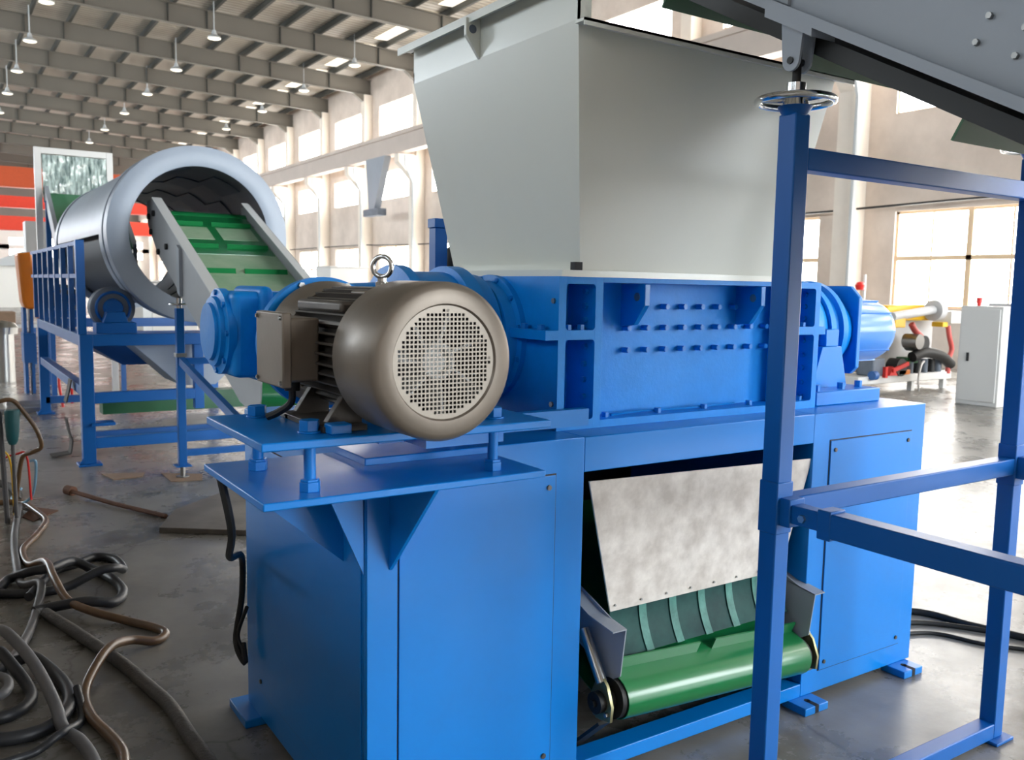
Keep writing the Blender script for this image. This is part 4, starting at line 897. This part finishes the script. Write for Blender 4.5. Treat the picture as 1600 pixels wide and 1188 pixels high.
hose('light_blue_hose', [(0.50, 6.5, .36), (0.535, 6.5, .34), (0.52, 6.6, .12), (0.46, 6.8, .012), (0.42, 7.0, .012), (0.5, 7.3, .012)], 0.009, 0.012, LBLUE, 'light blue air hose curling below the teal tool')
hose('yellow_air_hose', [(0.20, 6.5, .44), (0.30, 6.4, .46), (0.38, 6.4, .40), (0.40, 6.5, .01)], 0.006, 0.2, YELL, 'thin yellow air line beside the teal tool', 'hose')
hose('red_cable', [(1.28, 11.75, .02), (1.26, 11.9, .30), (1.30, 12.0, .42), (1.40, 12.0, .33), (1.42, 12.1, .02)], 0.016, 0.3, REDL, 'bright red cable arching near the rear post of the drum frame', 'cable')
mb = MB().box(0.6, 1.15, 11.6, 12.6, 0.0, 0.05).box(0.7, 1.2, 11.9, 12.5, 0.05, 0.1)
tag(mb.build('scrap_sheets', STEEL), 'shiny metal offcuts lying behind the rear-left post of the drum frame', 'scrap metal')
tag(MB().box(0.28, 0.56, 11.4, 12.0, 0, 0.22).build('parts_box', CARD, bevel=0.01), 'small pale box on the floor at the left edge', 'box')
v = []; fs = []
pts = [(0.995, 0.68), (0.98, 0.60), (0.95, 0.48), (0.95, 0.34), (0.97, 0.22), (0.99, 0.15), (0.98, 0.07), (0.97, 0.03), (0.82, 0.015)]
bm_ = MB()
for a, c in zip(pts, pts[1:]): bm_.bar((a[0], 8.55, a[1]), (c[0], 8.55, c[1]), 0.16, 0.012)
tag(bm_.build('belt_offcut', HOSEG), 'curved grey belt offcut hanging down beside the front drum post', 'belt')
rd = MB().tube([(0.768, 6.985, .035), (0.85, 6.80, .03), (1.0, 6.46, .02), (1.23, 5.97, .016)], 0.016, n=8).cyl((0.768, 7.0, 0.035), (0.80, 6.93, 0.034), 0.034)
tag(rd.build('steel_rod', RUST), 'long rusty rod with a thick black head lying on the floor', 'rod')
pl = MB().prism([(1.12, 5.64), (1.585, 5.30), (2.05, 6.7), (1.30, 6.05)], 2, 0.0, 0.035)
tag(pl.build('floor_plate', PLATE, bevel=0.004), 'thick worn steel plate on the floor beside the shredder cabinet', 'plate')
tag(MB().prism([(1.084, 7.598), (1.132, 7.34), (1.346, 7.353), (1.389, 7.485)], 2, 0.001, 0.008).build('cardboard_piece', CARD), 'flat cardboard piece by the foot of the drum frame', 'cardboard')
tag(MB().prism([(1.50, 7.43), (1.50, 7.06), (1.72, 7.0), (1.78, 7.23)], 2, 0.0005, 0.004).build('cardboard_piece', CARD), 'cardboard piece lying under the foot of the jack stand', 'cardboard')
tag(MB().prism([(0.52, 6.70), (0.66, 6.52), (0.49, 6.29), (0.44, 6.45)], 2, 0.001, 0.006).build('rusty_sheet', RUST), 'rust-brown sheet scrap lying next to the brown hose', 'scrap metal')

# ------------------------------------------------------------------ cables and machines at the right
for i, (pts, r, lb) in enumerate((([(3.2, 2.75), (3.7, 2.55), (3.95, 2.37), (4.0, 2.15), (4.08, 1.90), (4.15, 1.6)], 0.016, 'thick black cable on the right floor, uppermost of the bundle'),
                         ([(3.2, 2.6), (3.6, 2.4), (3.85, 2.28), (4.02, 2.05), (4.12, 1.8), (4.3, 1.5)], 0.012, 'black cable on the right floor, middle of the bundle'),
                         ([(3.2, 2.45), (3.62, 2.27), (3.78, 2.18), (3.85, 2.0), (3.98, 1.82), (4.1, 1.5)], 0.009, 'thin black cable on the right floor, lowest of the bundle'))):
    hose('floor_cable', pts, r, r, BLACK, lb, 'cable')
ec = thing('electrical_cabinet', 'tall light grey electrical cabinet with a red beacon on top', 'cabinet', (12.5, 6.8, 0))
MB().box(12.30, 13.2, 6.47, 7.07, 0.0, 1.40).build('body', WHITE, ec, bevel=0.01)
d = MB().box(12.28, 12.30, 6.50, 7.04, 0.06, 1.36).build('door', WHITE, ec, bevel=0.004)
MB().box(12.262, 12.28, 6.90, 6.93, 0.62, 0.74).build('door_handle', BLACK, d)
MB().cyl((12.4, 6.87, 1.40), (12.4, 6.87, 1.44), 0.03).cyl((12.4, 6.87, 1.44), (12.4, 6.87, 1.52), 0.04, n=20).build('beacon', REDL, ec)
MB().box(12.7, 13.0, 6.5, 6.9, 1.40, 1.44).build('top_box', GREYL, ec)
pm = thing('processing_machine', 'cluttered grey and yellow processing machine beside the electrical cabinet', 'machine', (13.0, 8.5, 0))
MB().box(11.9, 14.3, 8.7, 8.8, 0.3, 1.12).build('back_panel', MPANEL, pm)
MB().box(11.7, 14.2, 8.25, 8.75, 0.16, 0.28).build('base_tray', WHITE, pm, bevel=0.01)
for x in (11.8, 13.2, 14.1): MB().box(x - 0.04, x + 0.04, 8.3, 8.38, 0, 0.16).build('leg', WHITE, pm)
MB().prism([(12.65, 1.12), (12.7, 1.36), (13.8, 1.38), (14.0, 1.28), (14.0, 1.12)], 1, 8.5, 8.8).build('yellow_hood', YELL, pm, bevel=0.02)
MB().box(12.62, 12.9, 8.3, 8.5, 1.02, 1.18).build('yellow_bracket', YELL, pm, bevel=0.01)
MB().box(13.85, 14.0, 8.25, 8.45, 1.02, 1.1).build('yellow_bracket', YELL, pm, bevel=0.01)
rl = MB().cyl((12.6, 8.35, 1.19), (13.7, 8.35, 1.30), 0.07, n=24).cyl((13.7, 8.35, 1.29), (13.85, 8.35, 1.29), 0.17, n=28).build('feed_roller', MPANEL, pm)
MB().box(14.0, 14.35, 8.2, 8.5, 1.08, 1.28).build('white_box', WHITE, pm, bevel=0.01)
MB().tube([(13.05, 8.3, 1.08), (13.12, 8.28, 0.98), (13.28, 8.26, 0.86), (13.3, 8.26, 0.8)], 0.05, n=10).build('red_hose', REDH, pm)
MB().tube([(14.05, 8.28, 1.04), (14.08, 8.26, 0.85), (14.17, 8.26, 0.65), (14.1, 8.26, 0.48), (14.1, 8.26, 0.25)], 0.04, n=10).build('red_hose', REDH, pm)
MB().cyl((13.3, 8.2, 0.76), (13.3, 8.5, 0.76), 0.13, n=28).build('black_reel', BLACK, pm)
MB().cyl((13.08, 8.15, 0.80), (13.08, 8.4, 0.80), 0.12, n=28).build('glass_gauge', ZINC, pm)
MB().tube([(13.05, 8.25, 0.55), (13.35, 8.22, 0.62), (13.8, 8.22, 0.55), (14.15, 8.25, 0.40)], 0.085, n=14).build('black_trunking', BLACK, pm)
MB().cyl((12.72, 8.2, 0.40), (12.72, 8.4, 0.40), 0.14, n=24).build('black_reel', BLACK, pm)
MB().bar((12.45, 8.18, 0.36), (12.85, 8.18, 0.46), 0.03, 0.06).box(12.3, 12.36, 8.2, 8.26, 0.25, 0.42).build('red_lever', REDL, pm)
MB().box(12.05, 12.35, 8.25, 8.55, 0.28, 0.55).build('grey_gearcase', DRUMD, pm, bevel=0.02)
MB().cyl((11.95, 8.2, 0.3), (12.05, 8.2, 0.3), 0.07).build('blue_motor', BLUED, pm)
MB().prism([(12.4, 0.28), (12.5, 0.42), (12.62, 0.28)], 1, 8.2, 8.3).build('orange_cone', REDL, pm)
MB().box(12.65, 12.95, 8.2, 8.4, 0.28, 0.36).build('orange_part', ORANGE, pm, bevel=0.01)
MB().box(13.0, 13.3, 8.3, 8.5, 0.44, 0.54).build('green_motor', GREEND, pm, bevel=0.01)
for k in range(5): MB().cyl((13.15 + 0.2 * k, 8.35, 0.28), (13.15 + 0.2 * k, 8.35, 0.5), 0.06, n=14).build('black_cylinder', BLACK if k % 2 else DRUMD, pm)
MB().tube([(13.3, 8.2, 0.48), (13.15, 8.15, 0.42), (13.05, 8.12, 0.2), (13.08, 8.12, 0.02)], 0.018, n=8).build('white_hose', WHITE, pm)
t = thing('wall_siren', 'small dark red siren on a thin white pole beside the right column', 'siren', (16.9, 11.9, 0))
MB().cyl((16.9, 11.9, 0), (16.9, 11.9, 1.95), 0.03, n=8).build('pole', WHITE, t)
MB().lathe((16.82, 11.95, 1.62), (0, 0, 1), [(0, 0.0), (0, 0.08), (0.1, 0.11), (0.16, 0.07), (0.18, 0.0)], 20).build('siren_head', REDL, t)
